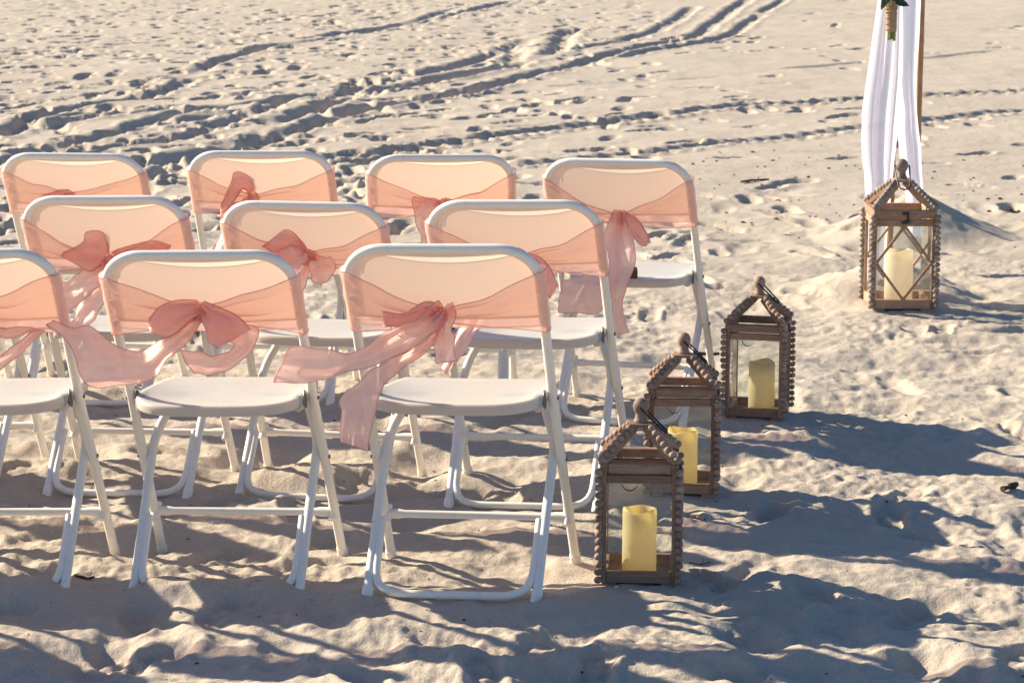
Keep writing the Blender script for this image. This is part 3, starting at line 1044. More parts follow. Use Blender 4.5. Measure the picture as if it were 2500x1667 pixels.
def make_band(kx, kz, seed, zt_=(0.752, 0.752), zb_=(0.610, 0.610)):
    r = random.Random(seed)
    m = MB()
    xi = HW - TR
    nv = 13
    def zz(s, v):
        i = 0 if s < 0 else 1
        return zb_[i] + (zt_[i] - zb_[i]) * v
    ph = [r.random() * 6.28 for _ in range(8)]
    # front band, in front of the backrest, with a slight sag
    P = []
    nx = 33
    sag_t, sag_b = 0.010 + 0.012 * r.random(), 0.004 + 0.012 * r.random()
    for j in range(nx):
        u = -1 + 2 * j / (nx - 1)
        q = (u + 1) / 2
        row = []
        for i in range(nv):
            v = i / (nv - 1)
            z = (zz(-1, v) * (1 - q) + zz(1, v) * q) + v * (0.050 * float(sstep(1.0, 0.84, abs(u))) - (0.012 + sag_t * 0.55) * (1 - u * u)) - (1 - u * u) * sag_b * (1 - v)
            z = min(z, max(zz(-1, v) * (1 - q) + zz(1, v) * q, arch_z(xi * u) + 0.0065))
            d = -0.0165 + 0.0037 * float(sstep(1.0, 0.95, abs(u))) + 0.002 * (1 - u * u) + 0.0012 * math.sin(v * 14 + ph[0] + u * 2) * (1 - u * u)
            row.append(bp(xi * u, z, d))
        P.append(row)
    m.grid(P, 0)
    m.tube([p[0] for p in P], 0.0010, 5, 1)
    m.tube([p[-1] for p in P], 0.0010, 5, 1)
    for s in (-1, 1):
        # round the tube
        P = []
        for k in range(9):
            a = -PI / 2 + PI * k / 8
            P.append([bp(s * (xi + 0.0150 * math.cos(a) + 0.0012 * math.sin(v_ * 17 + ph[1])), zz(s, v_), 0.0165 * math.sin(a)) for v_ in [i / (nv - 1) for i in range(nv)]])
        m.grid(P, 0)
        m.tube([p[0] for p in P], 0.0010, 5, 1)
        m.tube([p[-1] for p in P], 0.0010, 5, 1)
        # gathered flap to the knot
        P = []
        nt_ = 30
        nw = 21
        for i in range(nt_):
            t = i / (nt_ - 1)
            row = []
            for j in range(nw):
                v = j / (nw - 1)
                x = s * xi * (1 - t) + (kx + s * 0.008) * t
                zk = kz + 0.016 * (2 * v - 1)
                te = t ** (0.92 + 0.22 * v)
                z = zz(s, v) * (1 - te) + zk * te
                z += -0.007 * math.sin(PI * t) * (v - 0.2)
                z += 0.003 * math.sin(t * 9 + ph[2 + (s > 0)]) * math.sin(PI * t) * v
                fold = math.sin(2 * PI * 2.6 * v + ph[4 + (s > 0)] + 1.4 * t) + 0.6 * math.sin(2 * PI * 5.1 * v + ph[6] - 2 * t)
                d = 0.0165 + 0.020 * min(1, 2.2 * t) + 0.0066 * fold * math.sin(PI * min(1, 0.08 + t * 0.92)) ** 0.8 + 0.002 * fold * t
                d += 0.0022 * math.sin(2 * PI * 9 * v + 5 * t + ph[7]) * (0.3 + 0.7 * t) + 0.0065 * crease(v, t, ph[3] + s, 6, 0.04) * math.sin(PI * min(1, 0.15 + t * 0.85))
                row.append(bp(x, z, max(d, 0.004 + 0.015 * (1 - (x / xi) ** 2))))
            P.append(row)
        m.grid(P, 0)
        m.tube([p[0] for p in P], 0.0010, 5, 1)
        m.tube([p[-1] for p in P], 0.0010, 5, 1)
    return m

def make_knot(kx, kz, seed):
    r = random.Random(seed)
    m = MB()
    c = bp(kx, kz, 0.034)
    nu, nv = 22, 12
    P = []
    ph = r.random() * 6
    for i in range(nv + 1):
        th = PI * i / nv
        row = []
        for j in range(nu + 1):
            a = 2 * PI * j / nu
            k = 1 + 0.13 * math.sin(5 * a + 2 * th + ph) + 0.07 * math.sin(9 * a + ph * 2)
            row.append(c + Vector((0.017 * math.sin(th) * math.cos(a) * k, 0.013 * math.sin(th) * math.sin(a) * k, 0.0205 * math.cos(th) + 0.003 * math.cos(a))))
        P.append(row)
    m.grid(P, 0)
    for k in range(3):
        dz = -0.011 + 0.011 * k
        pts = [c + Vector((0.0185 * math.cos(a), -0.0155 * math.sin(a), dz + 0.006 * math.cos(a + ph + k))) for a in np.linspace(-0.2, PI + 0.2, 10)]
        m.tube(pts, 0.0032, 6, 0)
    return m

S_ = {}
S_['C'] = dict(k=(-0.010, 0.658), loops=[
    ([(0.0, 0.010), (-0.034, 0.012), (-0.080, -0.014), (-0.128, -0.010)], [(0.0, -0.012), (-0.03, -0.022), (-0.077, -0.040), (-0.126, -0.044)], (0.02, 0.035), 0.014)],
    tails=[
    ([(0.008, 0.004), (-0.004, 0.014), (-0.05, -0.030), (-0.085, -0.044), (-0.157, -0.082), (-0.216, -0.099), (-0.284, -0.096), (-0.369, -0.084)],
     [(0.018, -0.012), (0.012, -0.040), (-0.017, -0.066), (-0.047, -0.092), (-0.115, -0.120), (-0.174, -0.137), (-0.233, -0.151), (-0.297, -0.171), (-0.352, -0.172), (-0.405, -0.166)], (0.03, 0.05, 0.02, -0.025, -0.045), (0.035, 0.065, 0.045, -0.01, -0.04)),
    ([(-0.005, -0.02), (-0.03, -0.07), (-0.10, -0.12), (-0.157, -0.143), (-0.195, -0.179), (-0.225, -0.213), (-0.223, -0.238), (-0.230, -0.281), (-0.225, -0.306)],
     [(0.012, -0.03), (0.006, -0.07), (-0.022, -0.096), (-0.077, -0.135), (-0.104, -0.164), (-0.125, -0.20), (-0.137, -0.23), (-0.149, -0.272), (-0.159, -0.324)], (0.02, 0.04, 0.05, 0.06), (0.025, 0.05, 0.085, 0.07)),
    ([(0.004, -0.004), (-0.008, -0.046), (-0.013, -0.069), (-0.011, -0.11), (0.0, -0.124)], [(0.031, 0.013), (0.038, -0.023), (0.036, -0.057), (0.042, -0.096), (0.044, -0.119)], (0.02, 0.035, 0.045), (0.03, 0.05, 0.06))])
S_['B'] = dict(k=(0.0, 0.680), loops=[
    ([(-0.004, 0.006), (-0.047, 0.006), (-0.084, -0.007), (-0.117, -0.037)], [(0.005, -0.022), (-0.030, -0.046), (-0.070, -0.077), (-0.112, -0.066)], (0.025, 0.05), 0.026),
    ([(0.012, 0.004), (0.073, -0.022), (0.103, -0.042), (0.121, -0.062)], [(0.004, -0.025), (0.016, -0.062), (0.020, -0.088), (0.046, -0.104)], (0.03, 0.05), 0.020)],
    tails=[
    ([(0.006, -0.01), (-0.029, -0.044), (-0.08, -0.086), (-0.139, -0.115), (-0.19, -0.09), (-0.242, -0.055), (-0.293, -0.060), (-0.344, -0.038)],
     [(0.012, -0.03), (-0.026, -0.088), (-0.08, -0.13), (-0.11, -0.178), (-0.198, -0.189), (-0.264, -0.181), (-0.286, -0.104), (-0.342, -0.053)], (0.02, 0.04, 0.085, 0.06, 0.03), (0.03, 0.06, 0.06, 0.09, 0.08)),
    ([(0.018, -0.01), (0.09, -0.045), (0.135, -0.057), (0.114, -0.108), (0.062, -0.152), (-0.033, -0.163)],
     [(0.008, -0.03), (0.044, -0.085), (0.072, -0.097), (0.055, -0.112), (0.022, -0.119), (-0.051, -0.108)], (0.015, 0.03, 0.03, 0.0), (0.01, 0.015, 0.035, 0.02))])
S_['A'] = dict(k=(0.0, 0.675), loops=[
    ([(0, 0.006), (-0.04, 0.012), (-0.09, 0.0), (-0.12, -0.03)], [(0, -0.02), (-0.03, -0.045), (-0.07, -0.07), (-0.11, -0.06)], (0.025, 0.045), 0.02)],
    tails=[([(0.0, -0.012), (0.08, -0.05), (0.165, -0.062), (0.098, -0.106), (0.03, -0.14)], [(0.0, -0.03), (0.09, -0.075), (0.188, -0.063), (0.14, -0.108), (0.098, -0.137), (0.05, -0.17)], (0.02, 0.03, 0.02), (0.02, 0.03, 0.03)),
           ([(-0.01, -0.01), (-0.08, -0.06), (-0.2, -0.08), (-0.3, -0.06)], [(0, -0.03), (-0.08, -0.13), (-0.2, -0.16), (-0.31, -0.14)], (0.02, 0.06, 0.06), (0.03, 0.07, 0.08))])
S_['D'] = dict(k=(0.0, 0.645), loops=[
    ([(0.003, 0.006), (0.0, 0.030), (-0.008, 0.058), (-0.050, 0.056), (-0.062, 0.030), (-0.116, 0.002)], [(-0.006, -0.010), (-0.020, -0.030), (-0.045, -0.048), (-0.080, -0.030), (-0.124, -0.006)], (0.025, 0.05), 0.02),
    ([(0.01, 0.006), (0.06, 0.022), (0.13, 0.034), (0.18, 0.022)], [(0.02, -0.010), (0.08, -0.004), (0.13, -0.002), (0.172, 0.006)], (0.02, 0.04), 0.012)],
    tails=[
    ([(-0.01, -0.005), (-0.05, -0.04), (-0.11, -0.072), (-0.15, -0.10), (-0.18, -0.14)], [(0.0, -0.02), (-0.012, -0.08), (-0.055, -0.118), (-0.095, -0.15), (-0.14, -0.20)], (0.02, 0.05, 0.06), (0.02, 0.06, 0.05)),
    ([(-0.005, -0.01), (-0.02, -0.06), (-0.07, -0.12), (-0.12, -0.19)], [(0.01, -0.02), (0.01, -0.08), (-0.02, -0.14), (-0.08, -0.22)], (0.015, 0.02, 0.03), (0.015, 0.03, 0.02))])
S_['E'] = dict(k=(0.010, 0.672), loops=[
    ([(-0.002, 0.006), (-0.035, 0.043), (-0.059, 0.050), (-0.09, 0.026), (-0.122, 0.004)], [(-0.005, -0.006), (-0.033, 0.004), (-0.063, -0.015), (-0.085, -0.017), (-0.11, 0.0)], (0.025, 0.05), 0.018)],
    tails=[
    ([(0.002, 0.004), (-0.028, 0.009), (-0.063, -0.009), (-0.080, -0.028)], [(0.002, -0.013), (-0.002, -0.04), (-0.033, -0.065), (-0.046, -0.05)], (0.03, 0.06, 0.07), (0.03, 0.07, 0.06)),
    ([(0.004, 0.002), (0.05, -0.017), (0.08, -0.03), (0.076, -0.074)], [(0.0, -0.013), (0.007, -0.057), (0.024, -0.091), (0.037, -0.098)], (0.02, 0.04, 0.05), (0.02, 0.05, 0.03)),
    ([(0.0, -0.01), (-0.04, -0.06), (-0.12, -0.12), (-0.19, -0.15)], [(0.01, -0.03), (-0.01, -0.10), (-0.08, -0.18), (-0.17, -0.22)], (0.01, 0.02, 0.01), (0.01, 0.03, 0.02))])
S_['F'] = dict(k=(0.0, 0.662), loops=[
    ([(0.01, 0.004), (0.06, -0.006), (0.092, -0.036), (0.115, -0.085)], [(0.0, -0.02), (0.04, -0.052), (0.07, -0.092), (0.093, -0.116)], (0.025, 0.05), 0.018),
    ([(-0.004, 0.006), (-0.04, 0.010), (-0.08, -0.01), (-0.11, -0.04)], [(0, -0.02), (-0.03, -0.045), (-0.07, -0.075), (-0.105, -0.06)], (0.025, 0.05), 0.018)],
    tails=[
    ([(-0.01, -0.01), (-0.05, -0.10), (-0.088, -0.186), (-0.14, -0.255), (-0.182, -0.312)], [(-0.03, -0.01), (-0.085, -0.08), (-0.13, -0.17), (-0.168, -0.24), (-0.200, -0.296)], (0.02, 0.04, 0.03), (0.02, 0.05, 0.05)),
    ([(0.0, -0.01), (-0.02, -0.06), (-0.03, -0.12)], [(0.03, -0.01), (0.04, -0.06), (0.04, -0.13)], (0.02, 0.03, 0.04), (0.02, 0.04, 0.04))])
S_['G'] = dict(k=(-0.018, 0.680), loops=[
    ([(0, 0.006), (-0.03, 0.004), (-0.07, -0.01), (-0.10, -0.03)], [(0, -0.02), (-0.03, -0.045), (-0.06, -0.065), (-0.09, -0.05)], (0.02, 0.04), 0.012)],
    tails=[([(0.0, -0.01), (-0.05, -0.08), (-0.1, -0.15)], [(0.02, -0.01), (0.0, -0.09), (-0.03, -0.17)], (0.02, 0.03, 0.03), (0.02, 0.03, 0.04))])
S_['H'] = dict(k=(-0.025, 0.670), loops=[
    ([(0.002, 0.008), (-0.003, 0.040), (-0.028, 0.061), (-0.055, 0.060), (-0.064, 0.030), (-0.10, -0.045)], [(-0.012, -0.010), (-0.020, 0.006), (-0.035, 0.008), (-0.05, -0.015), (-0.075, -0.05), (-0.10, -0.075)], (0.025, 0.05), 0.018)],
    tails=[
    ([(-0.005, -0.005), (-0.05, -0.03), (-0.085, -0.065), (-0.112, -0.075)], [(0.005, -0.02), (-0.02, -0.04), (-0.05, -0.08), (-0.08, -0.10)], (0.02, 0.05, 0.05), (0.02, 0.05, 0.05)),
    ([(0, -0.02), (-0.06, -0.07), (-0.10, -0.12), (-0.13, -0.178)], [(0.01, -0.04), (-0.03, -0.10), (-0.07, -0.16), (-0.08, -0.20)], (0.015, 0.02, 0.03), (0.015, 0.03, 0.03))])
S_['I'] = dict(k=(0.002, 0.662), loops=[
    ([(0.01, 0.004), (0.05, -0.01), (0.08, -0.04), (0.095, -0.07)], [(0.0, -0.02), (0.03, -0.045), (0.055, -0.08), (0.075, -0.095)], (0.02, 0.04), 0.012)],
    tails=[
    ([(-0.018, 0.002), (-0.050, 0.004), (-0.086, 0.0), (-0.083, -0.06), (-0.066, -0.11), (-0.068, -0.16)], [(0.004, -0.008), (-0.015, -0.03), (-0.034, -0.06), (-0.042, -0.11), (-0.030, -0.16)], (0.025, 0.045, 0.05), (0.03, 0.055, 0.05))])
S_['J'] = dict(k=(-0.002, 0.642), loops=[
    ([(0.018, 0.002), (0.061, -0.024), (0.092, -0.065), (0.104, -0.094)], [(0.016, -0.024), (0.046, -0.069), (0.072, -0.10), (0.092, -0.104)], (0.025, 0.05), 0.018)],
    tails=[
    ([(-0.012, 0.004), (-0.03, -0.05), (-0.03, -0.10), (-0.02, -0.17), (-0.015, -0.25), (-0.010, -0.31), (0.005, -0.376)],
     [(0.022, 0.004), (0.038, -0.054), (0.061, -0.09), (0.061, -0.161), (0.04, -0.233), (0.022, -0.28), (0.030, -0.33), (0.047, -0.37)], (0.03, 0.06, 0.05, 0.06), (0.03, 0.07, 0.075, 0.07)),
    ([(0.0, -0.02), (-0.02, -0.08), (-0.03, -0.17), (-0.09, -0.197), (-0.174, -0.21)], [(0.018, -0.03), (0.012, -0.12), (-0.005, -0.24), (-0.05, -0.30), (-0.095, -0.315), (-0.176, -0.317)], (0.015, 0.02, 0.035), (0.015, 0.035, 0.05))])
SASH_LABELS = {
    'A': 'coral sash on the nearest row chair cut by the left edge',
    'B': 'coral sash tied in a wide bow, one tail curling left and folding over itself',
    'C': 'coral sash with one long tail blown far out left and another hanging below',
    'D': 'coral sash with a creased square loop lifting left',
    'E': 'coral sash with a twisted loop, seen between the two nearest full chairs',
    'F': 'coral sash on the middle row end chair, knot hidden by the chair in front',
    'G': 'coral sash on the far row chair at the left, its knot barely showing',
    'H': 'coral sash with a loop standing upright left of its knot on a far row chair',
    'I': 'coral sash with a short end hanging left of the knot on the far row chair',
    'J': 'coral sash with long wide ends hanging past a far row seat',
    'K': 'coral sash edge on the middle row chair cut off by the left edge',
    'L': 'coral sash on a chair standing out of view left of the rows',
}
def add_ky(kz):
    return tube_y(kz) - 0.034

sash_roots = {}
for si, k in enumerate(S_):
    d = S_[k]
    kx, kz = d['k']
    root = thing('chair_sash', SASH_LABELS[k], 'sash', 'coral sashes tied round the chair backs')
    pose(root, CH[k])
    band = make_band(kx, kz, 20 + si)
    band.build('band', [M['sash'], M['hem']], root, angle=85)
    make_knot(kx, kz, si).build('knot', [M['sash_tail'], M['hem']], root, angle=85)
    ky = tube_y(kz) - 0.012
    sh = lambda L_: [(kx + a, kz + b) for a, b in L_]
    for li, (A, B, o, pf) in enumerate(d['loops']):
        m = MB()
        ear(m, sh(A), sh(B), ky, o, pf, seed=si * 7 + li)
        m.build('loop', [M['sash_tail'], M['hem']], root, angle=85)
    for ti, (A, B, oA, oB) in enumerate(d['tails']):
        m = MB()
        sheet(m, sh(A), sh(B), oA, oB, ky, seed=si * 11 + ti)
        m.build('tail', [M['sash_tail'], M['hem']], root, angle=85)
    sash_roots[k] = root
for k, src in (('K', 'I'), ('L', 'B'), ('M', 'A'), ('N', 'D'), ('O', 'E'), ('P', 'H')):
    r = copy_tree(sash_roots[src])
    pose(r, CH[k])
    r['label'] = SASH_LABELS['K' if k == 'K' else 'L']
    if k != 'K':
        r['group'] = 'coral sashes out of view'
        r['label'] = 'coral sash on the chair out of view, ' + OUT[k]

# ------------------------------------------------------------------ lanterns
def bead_mesh(name, r, material):
    m = MB()
    prof = [(0.0, -r)] + [(r * math.sin(PI * i / 7), -r * math.cos(PI * i / 7)) for i in range(1, 7)] + [(0.0, r)]
    m.lathe(prof, seg=10)
    return m.mesh(name, material, True, 80)

def make_lantern(name, label, S, mats, loc, yaw, seed):
    """Local: the hinged door with its latch and lattice faces -Y."""
    WD, RX, RY, BD = mats
    r = random.Random(seed)
    root = thing(name, label, 'lantern', 'beaded wooden lanterns along the aisle', loc, (0, 0, math.radians(yaw)))
    hw = 0.0862 * S                      # half width over the posts
    pw = (0.0125 if S < 1.2 else 0.0090) * S                      # post thickness
    zr = 0.284 * S                       # top of body
    bd = bead_mesh('bead', 0.0098 * S, BD)
    # posts with bead columns on their outer corner
    for sx in (-1, 1):
        for sy in (-1, 1):
            m = MB()
            m.box((sx * (hw - pw / 2), sy * (hw - pw / 2), (0.008 * S + zr) / 2), (pw, pw, zr - 0.008 * S), None, 0.001)
            p = m.build('post', WD, root, smooth=False)
            nb = 15 if S < 1.2 else 18
            for i in range(nb):
                z = 0.016 * S + (zr - 0.034 * S) * i / (nb - 1)
                j = lambda a: (r.random() - 0.5) * a * S
                place('bead', bd, p, (sx * (hw + 0.0045 * S) + j(0.0016), sy * (hw + 0.0045 * S) + j(0.0016), z + j(0.001)),
                      (j(0.6) / S, j(0.6) / S, r.random() * 6), (0.95 + 0.1 * r.random(), 0.95 + 0.1 * r.random(), 0.86 if S < 1.2 else 0.74))
    # rails: bottom, body top, roof frame
    def rails(z, h, nm, inset=0.0, t=0.016):
        t *= S
        L = 2 * (hw - pw) - 0.001
        for sy in (-1, 1):
            m = MB()
            m.box((0, sy * (hw - inset - t / 2), z), (L, t, h), None, 0.0012)
            m.build(nm, RX, root, smooth=False)
        for sx in (-1, 1):
            m = MB()
            m.box((sx * (hw - inset - t / 2), 0, z), (t, L, h), None, 0.0012)
            m.build(nm, RY, root, smooth=False)
    rails(0.0205 * S, 0.025 * S, 'bottom_rail', 0.001)
    rails(0.2495 * S, 0.019 * S, 'top_rail', 0.001)
    # roof frame sits on the body as its own mitred ring
    zf = 0.2735 * S
    Lr = 2 * hw + 0.004 * S
    tr_ = 0.018 * S
    for sy in (-1, 1):
        m = MB()
        m.box((0, sy * (Lr / 2 - tr_ / 2), zf), (Lr - 2 * tr_ - 0.001 + 2 * tr_, tr_, 0.0225 * S), None, 0.0015)
        m.build('roof_rail', RX, root, smooth=False)
    for sx in (-1, 1):
        m = MB()
        m.box((sx * (Lr / 2 - tr_ / 2), 0, zf + 0.0004), (tr_, Lr - 2 * tr_ - 0.001, 0.0217 * S), None, 0.0015)
        m.build('roof_rail', RY, root, smooth=False)
    # floor board and feet
    m = MB()
    m.box((0, 0, 0.0088 * S), (2 * hw - 2 * pw - 0.004, 2 * hw - 2 * pw - 0.004, 0.0060 * S), None, 0.001)
    m.build('floor_board', RX, root, smooth=False)
    for sx in (-1, 1):
        for sy in (-1, 1):
            m = MB()
            m.box((sx * (hw - 0.019 * S), sy * (hw - 0.019 * S), 0.001 * S), (0.034 * S, 0.034 * S, 0.0145 * S), None, 0.002)
            m.build('foot', RX, root, smooth=False)
    # rafters with beads
    apex = 0.352 * S
    for sx in (-1, 1):
        for sy in (-1, 1):
            a = Vector((sx * (hw - 0.004 * S), sy * (hw - 0.004 * S), zf + 0.010 * S))
            b = Vector((sx * 0.013 * S, sy * 0.013 * S, apex))
            d = (b - a)
            L = d.length
            d.normalize()
            xax = Vector((-sy * sx, 1, 0)).normalized() if False else d.cross(Vector((0, 0, 1))).normalized()
            zax = xax.cross(d)
            R = Matrix((xax, d, zax)).transposed()
            m = MB()
            m.box((a + b) / 2, (0.015 * S, L, 0.015 * S), R, 0.0012)
            rf = m.build('rafter', RX, root, smooth=False)
            nb = 7 if S < 1.2 else 9
            up = zax if zax.z > 0 else -zax
            for i in range(nb):
                t = 0.03 + 0.87 * i / (nb - 1)
                q = a + d * (L * t) + up * (0.0105 * S)
                j = lambda s_: (r.random() - 0.5) * s_ * S
                place('bead', bd, rf, (q.x + j(0.001), q.y + j(0.001), q.z + j(0.001)), (j(0.6) / S, j(0.6) / S, r.random() * 6), (0.95 + 0.1 * r.random(), 0.95 + 0.1 * r.random(), 0.95))
    # cap, finial, handle
    m = MB()
    m.box((0, 0, 0.3595 * S), (0.052 * S, 0.052 * S, 0.0075 * S), None, 0.001)
    m.build('cap', RX, root, smooth=False)
    fz = 0.364 * S
    prof = [(0.0155, 0), (0.0160, 0.004), (0.0135, 0.007), (0.0125, 0.012), (0.0115, 0.0175), (0.0120, 0.021), (0.0150, 0.0245), (0.0172, 0.031), (0.0178, 0.038), (0.0160, 0.0455), (0.0115, 0.0515), (0.005, 0.0550), (0.0, 0.0556)]
    m = MB()
    m.lathe([(a * S, b * S) for a, b in prof], (0, 0, fz), 20)
    m.build('finial', BD, root, angle=60)
    m = MB()
    hz = fz + 0.036 * S
    q = [(0.0, -0.016, 0.0), (0.0, -0.020, 0.0), (0.0, -0.0205, -0.003)]
    leg_ = [(s_ * 0.0205, -0.004, -0.002) for s_ in (-1, 1)]
    arc = []
    for s_, rng in ((-1, range(0, 8)), ):
        arc = [(-0.0165, 0.0, 0.0), (-0.0205, 0.0, 0.0), (-0.0212, -0.003, -0.004), (-0.0190, -0.026, -0.026), (-0.0155, -0.052, -0.052), (-0.011, -0.059, -0.058), (0.0, -0.0605, -0.060),
               (0.011, -0.059, -0.058), (0.0155, -0.052, -0.052), (0.0190, -0.026, -0.026), (0.0212, -0.003, -0.004), (0.0205, 0.0, 0.0), (0.0165, 0.0, 0.0)]
    m.tube([(a * S, b * S, hz + c * S) for a, b, c in arc], 0.0023 * S, 8)
    m.build('handle', M['black'], root)
    # glass panes
    for ax, s in ((0, -1), (0, 1), (1, -1), (1, 1)):
        L = 2 * (hw - pw) - 0.003
        z0, z1 = 0.034 * S, 0.239 * S
        m = MB()
        o = s * (hw - 0.011 * S)
        if ax == 0:
            m.grid([[(o, -L / 2, z0), (o, L / 2, z0)], [(o, -L / 2, z1), (o, L / 2, z1)]])
        else:
            m.grid([[(-L / 2, o, z0), (L / 2, o, z0)], [(-L / 2, o, z1), (L / 2, o, z1)]])
        m.build('pane', M['glass'], root, smooth=False)
    # lattice bars on the door and on the face opposite
    gx = hw - pw
    z0, z1 = 0.033 * S, 0.240 * S
    zm = (z0 + z1) / 2
    for s in (-1, 1):
        yb = s * (hw - 0.006 * S)
        for a, b in (((0, z0), (gx, zm)), ((gx, zm), (0, z1)), ((0, z1), (-gx, zm)), ((-gx, zm), (0, z0))):
            d = Vector((b[0] - a[0], 0, b[1] - a[1]))
            L = d.length
            ang = math.atan2(d.z, d.x)
            m = MB()
            m.box(((a[0] + b[0]) / 2, yb, (a[1] + b[1]) / 2), (L - 0.004, 0.0065 * S, 0.0072 * S), Matrix.Rotation(-ang, 3, 'Y'), 0.0006)
            m.build('lattice_bar', RX, root, smooth=False)
    # latch
    m = MB()
    yl = -(Lr / 2 + 0.0015 * S)
    m.box((0.0, yl, 0.277 * S), (0.018 * S, 0.003 * S, 0.008 * S), None, 0.0005)
    m.box((0.006 * S, yl - 0.001, 0.266 * S), (0.0055 * S, 0.004 * S, 0.024 * S), None, 0.0005)
    m.box((-0.002 * S, -(hw + 0.0015 * S), 0.2505 * S), (0.016 * S, 0.004 * S, 0.007 * S), None, 0.0005)
    m.tube([(0.003 * S, yl - 0.003 * S, 0.256 * S), (0.010 * S, yl - 0.0045 * S, 0.250 * S), (0.013 * S, yl - 0.004 * S, 0.259 * S)], 0.0018 * S, 6)
    m.build('latch', M['black'], root)
    # leather pull loop under the top rail of the left side
    m = MB()
    xo = -(hw - 0.0205 * S)
    cy = 0.022 * S
    P = []
    for i in range(11):
        a = PI + PI * i / 10
        y, z = cy + 0.019 * S * math.cos(a), 0.2405 * S + 0.023 * S * math.sin(a)
        P.append([(xo - 0.004 * S, y, z), (xo + 0.004 * S, y, z)])
    P2 = [[(a[0], a[1], a[2] + 0.0014), (b[0], b[1], b[2] + 0.0014)] for a, b in P]
    m.grid(P)
    m.grid(P2, flip=True)
    m.build('pull_loop', M['leather'], root)
    return root

def make_candle(label, S, material, loc, r_, h, seed):
    r = random.Random(seed)
    ph = r.random() * 6
    m = MB()
    seg = 32
    prof = [(r_ * 0.96, 0), (r_, 0.003), (r_ * 1.0, h * 0.5), (r_ * 0.99, h - 0.006), (r_ * 0.965, h - 0.001), (r_ * 0.90, h), (r_ * 0.83, h - 0.006), (r_ * 0.80, h - 0.026), (r_ * 0.45, h - 0.030), (0.0, h - 0.030)]
    def wob(i, a):
        f = [0, 0, 0, 0.6, 1, 1, 1, 0.4, 0.2, 0.2][i]
        return f * 0.0036 * S * (math.sin(2 * a + ph) * 0.7 + math.sin(3 * a + ph * 2) * 0.6)
    m.lathe(prof, (0, 0, 0), seg, wob=wob)
    root = thing('pillar_candle', label, 'candle', 'flameless candles in the lanterns', loc)
    m.build('wax_body', material, root, angle=70)
    k = MB()
    k.tube([(0, 0, h - 0.031), (0.0008, 0, h - 0.024), (0.002, 0.0005, h - 0.017)], [0.0016, 0.0014, 0.0009], 7)
    k.build('wick', M['black'], root)
    return root

brown = (M['wood'], M['wood_x'], M['wood_y'], M['bead'])
tan = (M['oak'], M['oak_x'], M['oak_y'], M['oak_bead'])
LL = ['small brown beaded wooden lantern nearest the camera beside the end chair',
      'small brown beaded wooden lantern overlapped by the nearest one in front of it',
      'small brown beaded wooden lantern turned so its latched side shows, third from the camera',
      'tall tan beaded wooden lantern with diamond lattice standing before the white drapes']
CL = ['yellow wavy topped candle inside the lantern nearest the camera',
      'yellow candle half hidden in the second lantern behind the nearest one',
      'yellow candle inside the lantern turned to show its latched side',
      'tall cream candle behind the diamond lattice of the tall lantern']
for i, (x, y, z, yaw, s) in enumerate(LANT):
    big = i == 3
    make_lantern('lantern', LL[i], s, tan if big else brown, (x, y, z), yaw + (0 if big else 90), 40 + i)
    make_candle(CL[i], s, M['cream_wax'] if big else M['wax'], (x + (0.012 if i == 2 else 0.0), y, z + 0.0120 * s), 0.0395 * s, (0.154 if not big else 0.208), 60 + i)

# ------------------------------------------------------------------ wedding arch: bamboo posts, drapes, bouquet
def bamboo(label, x, y, r, h, seed):
    rr = random.Random(seed)
    z0 = ground(x, y) - 0.12
    root = thing('bamboo_post', label, 'bamboo post', 'bamboo posts of the arch', (x, y, z0))
    z = 0.0
    k = 0
    while z < h:
        L = 0.36 + 0.06 * rr.random()
        m = MB()
        prof = [(r * 1.10, 0), (r * 1.12, 0.004), (r * 1.0, 0.012), (r * 0.97, L * 0.5), (r * 1.0, L - 0.010), (r * 1.09, L - 0.003), (r * 1.05, L - 0.0005)]
        m.lathe(prof, (0, 0, z), 18)
        m.build('segment', M['bamboo'], root, angle=50)
        z += L
        k += 1
    return root
bamboo('brown bamboo post seen between the two white drapes behind the tall lantern', 1.525, 9.83, 0.0140, 2.45, 1)
bamboo('brown bamboo post along the right edge of the white drapes', 1.885, 11.40, 0.0155, 2.45, 2)

